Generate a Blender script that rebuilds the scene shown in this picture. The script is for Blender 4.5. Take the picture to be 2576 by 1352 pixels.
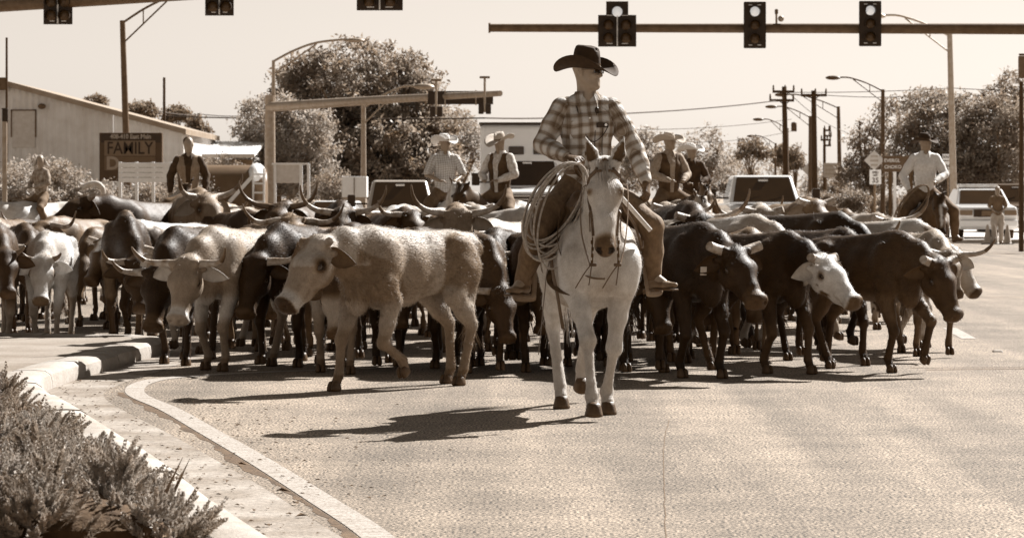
import bpy, bmesh, math, random
import numpy as np
from mathutils import Vector, Matrix, Euler
random.seed(7); np.random.seed(7)
R = math.radians
S = bpy.context.scene
COL = S.collection
for o in list(bpy.data.objects):
    bpy.data.objects.remove(o)

# ------------------------------------------------------------------ camera, sky, sun, exposure
EYE = 1.5
cd = bpy.data.cameras.new('camera')
cam = bpy.data.objects.new('camera', cd); COL.objects.link(cam)
cam.location = (0, 0, EYE); cam.rotation_euler = (R(90), 0, 0)
cd.sensor_width = 36.0; cd.lens = 106.9; cd.shift_y = -0.0700
cd.clip_start = 0.5; cd.clip_end = 6000
cd.dof.use_dof = True; cd.dof.focus_distance = 21.5; cd.dof.aperture_fstop = 9.0
S.camera = cam

SUN_AZ, SUN_EL = 42.0, 41.0          # degrees right of the view direction, behind the herd
w = bpy.data.worlds.new('World'); S.world = w; w.use_nodes = True
nt = w.node_tree; nt.nodes.clear()
sky = nt.nodes.new('ShaderNodeTexSky'); sky.sky_type = 'NISHITA'; sky.sun_disc = False
sky.sun_elevation = R(SUN_EL); sky.sun_rotation = R(SUN_AZ)
sky.air_density = 1.0; sky.dust_density = 0.6; sky.ozone_density = 1.0
bw = nt.nodes.new('ShaderNodeRGBToBW')
tint = nt.nodes.new('ShaderNodeMixRGB'); tint.blend_type = 'MULTIPLY'; tint.inputs[0].default_value = 1
tint.inputs[2].default_value = (1.0, 0.905, 0.81, 1)
bg = nt.nodes.new('ShaderNodeBackground'); bg.inputs[1].default_value = 0.046
wo = nt.nodes.new('ShaderNodeOutputWorld')
nt.links.new(sky.outputs[0], bw.inputs[0]); nt.links.new(bw.outputs[0], tint.inputs[1])
nt.links.new(tint.outputs[0], bg.inputs[0]); nt.links.new(bg.outputs[0], wo.inputs[0])

sl = bpy.data.lights.new('sun', 'SUN'); sl.energy = 5.0; sl.angle = R(0.5); sl.color = (1, 0.98, 0.95)
sun = bpy.data.objects.new('sun', sl); COL.objects.link(sun)
_sd = Vector((math.sin(R(SUN_AZ)) * math.cos(R(SUN_EL)), math.cos(R(SUN_AZ)) * math.cos(R(SUN_EL)), math.sin(R(SUN_EL))))
sun.rotation_euler = _sd.to_track_quat('Z', 'Y').to_euler(); sun.location = (20, 20, 40)

S.view_settings.view_transform = 'Standard'; S.view_settings.look = 'None'
S.view_settings.gamma = 1.0; S.view_settings.use_curve_mapping = False
S.view_settings.exposure = 1.34
S.render.engine = 'CYCLES'

# ------------------------------------------------------------------ measuring helpers
# the photograph was measured on a 2575 pixel wide view: focal length 7645, horizon row 495.7
FD, HY, CX = 7645.0, 495.7, 1287.5
def at(x, y, d): return Vector(((x - CX) / FD * d, d, EYE - (y - HY) / FD * d))
def gx(x, d): return (x - CX) / FD * d
def ground_d(y): return EYE * FD / (y - HY)
def lin(c): return c / 12.92 if c <= .04045 else ((c + .055) / 1.055) ** 2.4
def sep(a, t=1.0):
    """toned print: a grey value 0..1 (linear) to a brown-toned colour"""
    L = max(a, 1e-4) ** (1 / 2.2)
    k = (1 - min(L, 1)) ** 2.1
    return (lin(min(1, L * (1 + .54 * k * t))), lin(L * (1 - .05 * k * t)), lin(L * (1 - .68 * k * t)), 1)

# ------------------------------------------------------------------ materials
MATS = {}
def M(name, a=.3, rough=.7, var=.25, scale=8, bump=.0, bscale=60, metal=0, attr=None, spec=.3, stretch=None, var2=0, scale2=80, trans=0, coat=0, tone=1.0):
    """procedural material: toned base colour with two scales of noise, optional vertex-colour multiplier and bump"""
    if name in MATS: return MATS[name]
    m = bpy.data.materials.new(name); MATS[name] = m; m.use_nodes = True
    t = m.node_tree; n = t.nodes; L = t.links
    b = n['Principled BSDF']
    b.inputs['Roughness'].default_value = rough; b.inputs['Metallic'].default_value = metal
    b.inputs['Specular IOR Level'].default_value = spec
    if coat: b.inputs['Coat Weight'].default_value = coat
    tc = n.new('ShaderNodeTexCoord'); src = tc.outputs['Object']
    if stretch:
        mp = n.new('ShaderNodeMapping'); mp.inputs['Scale'].default_value = stretch
        L.new(src, mp.inputs[0]); src = mp.outputs[0]
    nz = n.new('ShaderNodeTexNoise'); nz.inputs['Scale'].default_value = scale; nz.inputs['Detail'].default_value = 5
    L.new(src, nz.inputs['Vector'])
    cr = n.new('ShaderNodeValToRGB')
    cr.color_ramp.elements[0].position = .3; cr.color_ramp.elements[1].position = .72
    cr.color_ramp.elements[0].color = sep(a * (1 - var), tone); cr.color_ramp.elements[1].color = sep(min(a * (1 + var), .9), tone)
    L.new(nz.outputs['Fac'], cr.inputs[0]); out = cr.outputs[0]
    if var2:
        n2 = n.new('ShaderNodeTexNoise'); n2.inputs['Scale'].default_value = scale2; n2.inputs['Detail'].default_value = 3
        L.new(src, n2.inputs['Vector'])
        mr = n.new('ShaderNodeMapRange'); mr.inputs[1].default_value = .3; mr.inputs[2].default_value = .7
        mr.inputs[3].default_value = 1 - var2; mr.inputs[4].default_value = 1 + var2
        L.new(n2.outputs['Fac'], mr.inputs[0])
        mx = n.new('ShaderNodeMixRGB'); mx.blend_type = 'MULTIPLY'; mx.inputs[0].default_value = 1
        L.new(out, mx.inputs[1]); L.new(mr.outputs[0], mx.inputs[2]); out = mx.outputs[0]
    if attr:
        at_ = n.new('ShaderNodeAttribute'); at_.attribute_name = attr
        mx = n.new('ShaderNodeMixRGB'); mx.blend_type = 'MULTIPLY'; mx.inputs[0].default_value = 1
        L.new(out, mx.inputs[1]); L.new(at_.outputs['Color'], mx.inputs[2]); out = mx.outputs[0]
    L.new(out, b.inputs['Base Color'])
    if bump:
        n3 = n.new('ShaderNodeTexNoise'); n3.inputs['Scale'].default_value = bscale; n3.inputs['Detail'].default_value = 4
        L.new(src, n3.inputs['Vector'])
        bp = n.new('ShaderNodeBump'); bp.inputs['Strength'].default_value = bump; bp.inputs['Distance'].default_value = .02
        L.new(n3.outputs['Fac'], bp.inputs['Height']); L.new(bp.outputs[0], b.inputs['Normal'])
    if trans:
        tr = n.new('ShaderNodeBsdfTranslucent'); L.new(out, tr.inputs[0])
        ms = n.new('ShaderNodeMixShader'); ms.inputs[0].default_value = trans
        L.new(b.outputs[0], ms.inputs[1]); L.new(tr.outputs[0], ms.inputs[2]); L.new(ms.outputs[0], n['Material Output'].inputs[0])
    return m
def emat(name, a, strength):
    if name in MATS: return MATS[name]
    m = bpy.data.materials.new(name); MATS[name] = m; m.use_nodes = True
    b = m.node_tree.nodes['Principled BSDF']; b.inputs['Base Color'].default_value = sep(a)
    b.inputs['Emission Color'].default_value = sep(a); b.inputs['Emission Strength'].default_value = strength
    return m

# ------------------------------------------------------------------ object helpers
def tag(o, label=None, cat=None, group=None, kind=None):
    if label: o['label'] = label
    if cat: o['category'] = cat
    if group: o['group'] = group
    if kind: o['kind'] = kind
    return o
def empty(name, loc=(0, 0, 0), rz=0, label=None, cat=None, group=None):
    o = bpy.data.objects.new(name, None); COL.objects.link(o); o.location = loc; o.rotation_euler = (0, 0, rz)
    o.empty_display_size = .1
    return tag(o, label, cat, group)
def link(name, me, mat=None, parent=None, loc=None, rot=None):
    o = bpy.data.objects.new(name, me); COL.objects.link(o)
    if mat is not None:
        me.materials.clear()
        for m_ in (mat if isinstance(mat, (list, tuple)) else [mat]): me.materials.append(m_)
    if parent: o.parent = parent
    if loc is not None: o.location = loc
    if rot is not None: o.rotation_euler = rot
    return o
def mesh_np(name, V, F, smooth=True, color=None):
    """fast mesh from arrays; F is (n,3) or (n,4)"""
    me = bpy.data.meshes.new(name); V = np.asarray(V, np.float32); F = np.asarray(F, np.int32)
    k = F.shape[1]
    me.vertices.add(len(V)); me.vertices.foreach_set('co', V.ravel())
    me.loops.add(F.size); me.loops.foreach_set('vertex_index', F.ravel())
    me.polygons.add(len(F)); me.polygons.foreach_set('loop_start', np.arange(0, F.size, k, dtype=np.int32))
    me.polygons.foreach_set('loop_total', np.full(len(F), k, np.int32))
    if smooth: me.polygons.foreach_set('use_smooth', np.ones(len(F), bool))
    me.update(calc_edges=True)
    if color is not None:
        ca = me.color_attributes.new('coat', 'FLOAT_COLOR', 'POINT')
        c = np.ones((len(V), 4), np.float32); c[:, :color.shape[1]] = color
        ca.data.foreach_set('color', c.ravel())
    return me

class MB:
    """collects simple solids into one mesh"""
    def __init__(s): s.v = []; s.f = []
    def add(s, vs, fs):
        n = len(s.v); s.v += [tuple(v) for v in vs]; s.f += [tuple(i + n for i in f) for f in fs]; return s
    def box(s, c, d, rz=0, m=None, taper=(1, 1)):
        hx, hy, hz = d[0] / 2, d[1] / 2, d[2] / 2
        vs = []
        for z in (-1, 1):
            kx, ky = (taper if z > 0 else (1, 1))
            for x, y in ((-1, -1), (1, -1), (1, 1), (-1, 1)): vs.append(Vector((x * hx * kx, y * hy * ky, z * hz)))
        mm = Matrix.Translation(c) @ (m if m is not None else Matrix.Rotation(rz, 4, 'Z'))
        return s.add([mm @ v for v in vs], [(0, 3, 2, 1), (4, 5, 6, 7), (0, 1, 5, 4), (1, 2, 6, 5), (2, 3, 7, 6), (3, 0, 4, 7)])
    def tube(s, pts, r, n=8, cap=True, flat=None):
        """swept tube; r a number, list, or flat=(a,b) lateral factors"""
        pts = [Vector(p) for p in pts]; k = len(pts)
        rr = r if isinstance(r, (list, tuple)) else [r] * k
        base = len(s.v); up = None
        for i, p in enumerate(pts):
            t = (pts[min(i + 1, k - 1)] - pts[max(i - 1, 0)])
            t = t.normalized() if t.length > 1e-9 else Vector((0, 0, 1))
            if up is None:
                up = Vector((0, 0, 1)) if abs(t.z) < .9 else Vector((0, 1, 0))
            a = t.cross(up)
            if a.length < 1e-6: a = t.orthogonal()
            a.normalize(); up = a.cross(t).normalized()
            fa, fb = flat or (1, 1)
            for j in range(n):
                th = 2 * math.pi * j / n
                s.v.append(tuple(p + (a * math.cos(th) * fa + up * math.sin(th) * fb) * rr[i]))
        for i in range(k - 1):
            for j in range(n):
                a0 = base + i * n + j; b0 = base + i * n + (j + 1) % n
                s.f.append((a0, b0, b0 + n, a0 + n))
        if cap:
            s.f.append(tuple(base + j for j in range(n))[::-1]); s.f.append(tuple(base + (k - 1) * n + j for j in range(n)))
        return s
    def lathe(s, prof, c=(0, 0, 0), n=16, m=None):
        base = len(s.v); c = Vector(c)
        for r, z in prof:
            for j in range(n):
                th = 2 * math.pi * j / n; v = Vector((r * math.cos(th), r * math.sin(th), z))
                s.v.append(tuple((m @ v if m is not None else v) + c))
        for i in range(len(prof) - 1):
            for j in range(n):
                a0 = base + i * n + j; b0 = base + i * n + (j + 1) % n
                s.f.append((a0, b0, b0 + n, a0 + n))
        if prof[0][0] > 1e-5: s.f.append(tuple(base + j for j in range(n))[::-1])
        if prof[-1][0] > 1e-5: s.f.append(tuple(base + (len(prof) - 1) * n + j for j in range(n)))
        return s
    def ball(s, c, r, n=12, m=None):
        rx, ry, rz = r if isinstance(r, (list, tuple)) else (r, r, r)
        k = n // 2; base = len(s.v); c = Vector(c)
        for i in range(k + 1):
            ph = math.pi * i / k - math.pi / 2
            for j in range(n):
                th = 2 * math.pi * j / n
                v = Vector((rx * math.cos(ph) * math.cos(th), ry * math.cos(ph) * math.sin(th), rz * math.sin(ph)))
                s.v.append(tuple((m @ v if m is not None else v) + c))
        for i in range(k):
            for j in range(n):
                a0 = base + i * n + j; b0 = base + i * n + (j + 1) % n
                s.f.append((a0, b0, b0 + n, a0 + n))
        return s
    def prism(s, poly, d0, d1, axis='y'):
        """polygon (a,b) extruded along axis between d0 and d1; a,b are the two other axes in order"""
        n = len(poly); vs = []
        for d in (d0, d1):
            for a, b in poly:
                vs.append({'y': (a, d, b), 'x': (d, a, b), 'z': (a, b, d)}[axis])
        fs = [tuple(range(n)), tuple(range(2 * n - 1, n - 1, -1))] + [((i + 1) % n, i, i + n, (i + 1) % n + n) for i in range(n)]
        return s.add(vs, fs)
    def mesh(s, name, smooth=False, bevel=0, seg=2, angle=35):
        me = bpy.data.meshes.new(name); me.from_pydata(s.v, [], s.f)
        bm = bmesh.new(); bm.from_mesh(me)
        bmesh.ops.remove_doubles(bm, verts=bm.verts, dist=1e-5)
        bmesh.ops.recalc_face_normals(bm, faces=bm.faces)
        if bevel:
            es = [e for e in bm.edges if len(e.link_faces) == 2 and e.calc_face_angle(0) > R(angle)]
            bmesh.ops.bevel(bm, geom=es, offset=bevel, segments=seg, affect='EDGES', profile=.5)
        bm.to_mesh(me); bm.free()
        if smooth:
            for p in me.polygons: p.use_smooth = True
            try: me.set_sharp_from_angle(angle=R(smooth if smooth is not True else 40))
            except Exception: pass
        return me
    def build(s, name, mat, parent=None, smooth=False, bevel=0, seg=2, loc=None, rot=None):
        return link(name, s.mesh(name, smooth, bevel, seg), mat, parent, loc, rot)

def copy_tree(o, parent=None):
    c = o.copy(); COL.objects.link(c); c.parent = parent
    if parent: c.matrix_parent_inverse = o.matrix_parent_inverse
    for ch in list(o.children): copy_tree(ch, c)
    return c

# ------------------------------------------------------------------ sculpting: smooth union of tapered limbs, polygonised with surface nets
class Sculpt:
    def __init__(s, vox=.016): s.vox = vox; s.p = []
    def cap(s, a, b, ra, rb=None, k=.03, up=(0, 0, 1), op=1, bend=0):
        """tapered limb a->b. radius: number or (side, up) with 'up' the second lateral axis"""
        rb = ra if rb is None else rb
        f = lambda r: tuple(r) if isinstance(r, (tuple, list)) else (r, r)
        s.p.append((np.array(a, float), np.array(b, float), f(ra), f(rb), k, np.array(up, float), op)); return s
    def chain(s, pts, k=.03, up=(0, 0, 1)):
        for (a, ra), (b, rb) in zip(pts[:-1], pts[1:]): s.cap(a, b, ra, rb, k, up)
        return s
    def ell(s, c, ax, k=.03, m=None, op=1):
        """ellipsoid with radii ax, optional 3x3 rotation m (columns = axes)"""
        s.p.append(('e', np.array(c, float), np.array(ax, float), k, None if m is None else np.array(m, float), op)); return s
    def run(s):
        vx = s.vox; lo = np.full(3, 1e9); hi = -lo; boxes = []
        for p in s.p:
            if isinstance(p[0], str):
                r = max(p[2]) + p[3]; a = p[1] - r; b = p[1] + r; op = p[5]; m = p[3]
            else:
                r = max(max(p[2]), max(p[3])) + p[4]; a = np.minimum(p[0], p[1]) - r; b = np.maximum(p[0], p[1]) + r; op = p[6]
            boxes.append((a, b))
            if op > 0: lo = np.minimum(lo, a); hi = np.maximum(hi, b)
        lo -= 2 * vx; hi += 2 * vx
        n = np.ceil((hi - lo) / vx).astype(int) + 1
        F = np.full(n, .5, np.float32)
        ax = [(lo[i] + np.arange(n[i]) * vx).astype(np.float32) for i in range(3)]
        for p, (a, b) in zip(s.p, boxes):
            i0 = np.clip(np.floor((a - lo) / vx).astype(int) - 1, 0, n - 1); i1 = np.clip(np.ceil((b - lo) / vx).astype(int) + 2, 1, n)
            if (i1 <= i0).any(): continue
            sl_ = tuple(slice(i0[i], i1[i]) for i in range(3))
            X = ax[0][sl_[0]][:, None, None]; Y = ax[1][sl_[1]][None, :, None]; Z = ax[2][sl_[2]][None, None, :]
            if isinstance(p[0], str):
                _, c, rad, k, m, op = p
                qx, qy, qz = X - c[0], Y - c[1], Z - c[2]
                if m is not None:
                    qx, qy, qz = (qx * m[0, 0] + qy * m[1, 0] + qz * m[2, 0], qx * m[0, 1] + qy * m[1, 1] + qz * m[2, 1], qx * m[0, 2] + qy * m[1, 2] + qz * m[2, 2])
                k0 = np.sqrt((qx / rad[0]) ** 2 + (qy / rad[1]) ** 2 + (qz / rad[2]) ** 2)
                k1 = np.sqrt((qx / rad[0] ** 2) ** 2 + (qy / rad[1] ** 2) ** 2 + (qz / rad[2] ** 2) ** 2) + 1e-6
                D = k0 * (k0 - 1) / k1
            else:
                A, B, ra, rb, k, up, op = p
                d = B - A; L2 = max(d @ d, 1e-9); dn = d / math.sqrt(L2)
                u = up - dn * (up @ dn)
                if u @ u < 1e-4:
                    u = np.array([0, 1., 0]) - dn * dn[1]
                u = u / math.sqrt(u @ u); sd = np.cross(u, dn)
                qx, qy, qz = X - A[0], Y - A[1], Z - A[2]
                t = np.clip((qx * d[0] + qy * d[1] + qz * d[2]) / L2, 0, 1)
                qx = qx - t * d[0]; qy = qy - t * d[1]; qz = qz - t * d[2]
                rs = ra[0] + (rb[0] - ra[0]) * t; ru = ra[1] + (rb[1] - ra[1]) * t
                if ra[0] == ra[1] and rb[0] == rb[1]:
                    D = np.sqrt(qx * qx + qy * qy + qz * qz) - rs
                else:
                    es = qx * sd[0] + qy * sd[1] + qz * sd[2]; eu = qx * u[0] + qy * u[1] + qz * u[2]; ed = qx * dn[0] + qy * dn[1] + qz * dn[2]
                    rm = np.minimum(rs, ru)
                    k0 = np.sqrt((es / rs) ** 2 + (eu / ru) ** 2 + (ed / rm) ** 2)
                    k1 = np.sqrt((es / rs ** 2) ** 2 + (eu / ru ** 2) ** 2 + (ed / rm ** 2) ** 2) + 1e-6
                    D = k0 * (k0 - 1) / k1
            G = F[sl_]
            if op > 0:
                h = np.maximum(k - np.abs(G - D), 0) / k
                F[sl_] = np.minimum(G, D) - h * h * k * .25
            else:
                h = np.maximum(k - np.abs(G + D), 0) / k
                F[sl_] = np.maximum(G, -D) + h * h * k * .25
        return surface_nets(F, lo, vx)

def surface_nets(F, lo, vx):
    sg = F < 0
    nx, ny, nz = F.shape
    cnt = np.zeros((nx - 1, ny - 1, nz - 1), np.int8)
    offs = [(0, 0, 0), (1, 0, 0), (0, 1, 0), (1, 1, 0), (0, 0, 1), (1, 0, 1), (0, 1, 1), (1, 1, 1)]
    for o in offs: cnt += sg[o[0]:nx - 1 + o[0], o[1]:ny - 1 + o[1], o[2]:nz - 1 + o[2]]
    act = (cnt > 0) & (cnt < 8)
    I = np.argwhere(act); idx = np.full(act.shape, -1, np.int32); idx[act] = np.arange(len(I))
    val = np.stack([F[I[:, 0] + o[0], I[:, 1] + o[1], I[:, 2] + o[2]] for o in offs], 1)
    pos = np.zeros((len(I), 3), np.float32); c = np.zeros(len(I), np.float32); oa = np.array(offs, np.float32)
    for a, b in [(0, 1), (2, 3), (4, 5), (6, 7), (0, 2), (1, 3), (4, 6), (5, 7), (0, 4), (1, 5), (2, 6), (3, 7)]:
        va, vb = val[:, a], val[:, b]; m = (va < 0) != (vb < 0)
        t = np.where(m, va / np.where(m, va - vb, 1), 0)[:, None]
        pos += np.where(m[:, None], oa[a] + (oa[b] - oa[a]) * t, 0); c += m
    V = lo + (I + pos / c[:, None]) * vx
    Q = []
    for axis in range(3):
        s0 = [slice(1, -1)] * 3; s1 = [slice(1, -1)] * 3
        s0[axis] = slice(0, -1); s1[axis] = slice(1, None)
        A = sg[tuple(s0)]; B = sg[tuple(s1)]
        E = np.argwhere(A != B)
        if not len(E): continue
        flip = A[E[:, 0], E[:, 1], E[:, 2]]
        base = E.copy()
        o1, o2 = (axis + 1) % 3, (axis + 2) % 3
        for q in (o1, o2): base[:, q] += 1
        def ci(d1, d2):
            b = base.copy(); b[:, o1] -= d1; b[:, o2] -= d2
            return idx[b[:, 0], b[:, 1], b[:, 2]]
        q = np.stack([ci(1, 1), ci(0, 1), ci(0, 0), ci(1, 0)], 1)
        q[~flip] = q[~flip][:, ::-1]
        Q.append(q)
    return V.astype(np.float32), np.concatenate(Q)

# ------------------------------------------------------------------ animals
def sepv(a):
    L = np.clip(a, 1e-4, 1) ** (1 / 2.2)
    f = lambda c: np.where(c <= .04045, c / 12.92, ((c + .055) / 1.055) ** 2.4)
    k = (1 - L) ** 2.1
    return np.stack([f(np.minimum(1, L * (1 + .54 * k))), f(L * (1 - .05 * k)), f(L * (1 - .68 * k))], 1)
def vnoise(V, sc, seed):
    r = np.random.RandomState(seed); out = np.zeros(len(V))
    for k in range(7):
        d = r.normal(size=3); d /= np.linalg.norm(d); q = sc * (0.6 + .25 * k)
        w_ = r.normal(size=3) * sc * .7
        out += np.sin(V @ d * q + 1.3 * np.sin(V @ w_ + r.rand() * 6) + r.rand() * 6.28) / (1 + .25 * k)
    return out / 2.2
def sst(x, a, b):
    t = np.clip((x - a) / (b - a), 0, 1); return t * t * (3 - 2 * t)
def strands(name, roots, mat, parent, width=.004, seg=3, curl=.25, seed=0):
    """hair: list of (root, direction, length); each strand a thin bent ribbon"""
    r = random.Random(seed); V = []; Fq = []
    for root, d, ln in roots:
        root = Vector(root); d = Vector(d).normalized()
        side = d.cross(Vector((r.uniform(-1, 1), r.uniform(-1, 1), r.uniform(-1, 1))))
        if side.length < 1e-4: side = d.orthogonal()
        side.normalize(); bend = Vector((r.uniform(-1, 1), r.uniform(-1, 1), r.uniform(-1, .3))) * curl
        b0 = len(V); p = root.copy(); dd = d.copy()
        for i in range(seg + 1):
            wd = width * (1 - i / (seg + .3))
            V.append(p - side * wd); V.append(p + side * wd)
            dd = (dd + bend / seg).normalized(); p = p + dd * (ln / seg)
        for i in range(seg): Fq.append((b0 + 2 * i, b0 + 2 * i + 1, b0 + 2 * i + 3, b0 + 2 * i + 2))
    if not V: return None
    return tag(link(name, mesh_np(name, np.array([tuple(v) for v in V]), np.array(Fq)), mat, parent), kind='stuff')

def fur(parent, me, V, a, flow, n, ln, wd, seed=0, mat=None, lnv=None):
    """short coat hair: one thin blade per hair, lying along the flow direction"""
    r = np.random.RandomState(seed + 77); N = np.empty(len(V) * 3, np.float32); me.vertices.foreach_get('normal', N); N = N.reshape(-1, 3)
    i = r.randint(0, len(V), n); p = V[i] + r.normal(size=(n, 3)) * .006; nn = N[i]; f = flow[i] + r.normal(size=(n, 3)) * .28
    f -= nn * (f * nn).sum(1)[:, None]; f /= np.linalg.norm(f, axis=1)[:, None] + 1e-6
    d = f * .92 + nn * (.22 + .22 * r.rand(n))[:, None]; s = np.cross(d, nn) + r.normal(size=(n, 3)) * .25; s /= np.linalg.norm(s, axis=1)[:, None] + 1e-6
    L_ = ln * (.6 + .8 * r.rand(n)) * (1 if lnv is None else lnv[i]); c = a[i] * (.68 + .62 * r.rand(n) ** 1.3)
    P = np.stack([p - s * wd - nn * .002, p + s * wd - nn * .002, p + d * L_[:, None]], 1).reshape(-1, 3)
    o = link('coat_fur', mesh_np('coat_fur', P, np.arange(3 * n).reshape(-1, 3), smooth=False, color=sepv(np.repeat(c, 3))), mat or M_COAT, parent); o['kind'] = 'stuff'; return o
def ear_part(parent, base, tip, up, w_, mat, inner, sc=1):
    """cupped leaf-shaped ear from base to tip; up = the side the cup opens to"""
    base, tip, up = Vector(base), Vector(tip), Vector(up); ax = tip - base; L_ = ax.length; ax.normalize(); lat = ax.cross(up).normalized(); up = lat.cross(ax); V = []; n = 9; m = 7
    for layer in (0, 1):
        for i in range(n + 1):
            t = i / n; ww = w_ * (math.sin(math.pi * min(1, .16 + .84 * t) ** .85) ** .8 if t < .98 else .02)
            for j in range(m):
                q = j / (m - 1) * 2 - 1; cup = .55 * ww * q * q
                V.append(base + ax * L_ * t + lat * ww * q + up * (cup + (.0 if layer else -.006) - .012 * math.sin(t * 3)))
    F = []; lay = (n + 1) * m
    for L2 in (0, 1):
        for i in range(n):
            for j in range(m - 1): a = L2 * lay + i * m + j; f = (a, a + 1, a + m + 1, a + m); F.append(f if L2 else f[::-1])
    for i in range(n):
        for j in (0, m - 1): a = i * m + j; F.append((a, a + m, lay + a + m, lay + a) if j == 0 else (a, lay + a, lay + a + m, a + m))
    col = np.full(len(V), mat); col[lay:] = inner
    return link('ear', mesh_np('ear', np.array([tuple(v * sc) for v in V]), np.array(F), color=sepv(col)), M_COAT, parent)
def ik(A, Fp, l1, l2, sign):
    """joint between A and Fp in the xz plane; sign +1 bends forward, -1 back"""
    ax, az = A[0], A[2]; dx, dz = Fp[0] - ax, Fp[2] - az; D = math.hypot(dx, dz)
    D = min(D, (l1 + l2) * .998); a = math.acos(max(-1, min(1, (l1 * l1 + D * D - l2 * l2) / (2 * l1 * D))))
    th = math.atan2(dz, dx) + sign * a
    return (ax + l1 * math.cos(th), (A[1] + Fp[1]) / 2, az + l1 * math.sin(th))

M_COAT = M('coat_hair', .80, .52, .14, 26, .22, 110, attr='coat', spec=.16, stretch=(.4, 1, .6), var2=.12, scale2=170)
M_HORN = M('horn_pale', .30, .5, .55, 16, .35, 50, spec=.35)
M_HORND = M('horn_dark', .10, .42, .5, 12, .15, 60, spec=.4)
M_HOOF = M('hoof', .05, .5, .4, 20, .2, 60)
M_EYE = M('eye', .012, .08, .2, 10, spec=.6)
M_TAG = M('ear_tag', .42, .6, .1, 10)
M_HAIRD = M('hair_dark', .05, .6, .4, 20)
M_HAIRP = M('hair_pale', .45, .6, .3, 20)
M_HAIRM = M('hair_mid', .2, .6, .4, 20)

def hoofmesh(s=1, cloven=True):
    m = MB()
    if cloven:
        for y in (-1, 1):
            m.lathe([(.024 * s, 0), (.031 * s, .008 * s), (.030 * s, .025 * s), (.025 * s, .05 * s), (.017 * s, .068 * s), (.004 * s, .072 * s)], (0.010 * s, y * .020 * s, 0), 10, Matrix.Shear('XZ', 4, (-.25, 0)) @ Matrix.Diagonal((1.5, .74, 1, 1)))
    else:
        m.lathe([(.058 * s, 0), (.064 * s, .006 * s), (.060 * s, .025 * s), (.050 * s, .065 * s), (.044 * s, .085 * s), (.02 * s, .095 * s)], (0.01 * s, 0, 0), 16, Matrix.Diagonal((1.08, .98, 1, 1)))
    return m

def horncurve(kind, sd, ln=1.0):
    """points in head space (along, side, up)"""
    if kind == 'long': P = [(.03, .06, .05), (.02, .14, .065), (.03, .23, .085), (.06, .32, .15), (.08, .37, .25), (.07, .38, .33)]
    elif kind == 'lyre': P = [(.03, .06, .05), (.0, .15, .05), (.0, .26, .03), (.03, .36, .06), (.06, .43, .14), (.06, .46, .22)]
    elif kind == 'wide': P = [(.03, .06, .05), (.02, .14, .055), (.03, .23, .06), (.06, .31, .095), (.09, .36, .17), (.10, .375, .22)]
    elif kind == 'short': P = [(.03, .06, .05), (.03, .10, .065), (.035, .14, .09), (.05, .165, .13)]
    elif kind == 'up': P = [(.03, .06, .05), (.03, .10, .09), (.04, .13, .16), (.06, .14, .24), (.08, .13, .31)]
    else: P = [(.03, .05, .05), (.02, .10, .06), (.02, .15, .075), (.025, .19, .09)]        # stub: tipped horn
    return [Vector((a, sd * (.06 + (b - .06) * ln), .05 + (c - .05) * ln)) for a, b, c in P]

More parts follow.
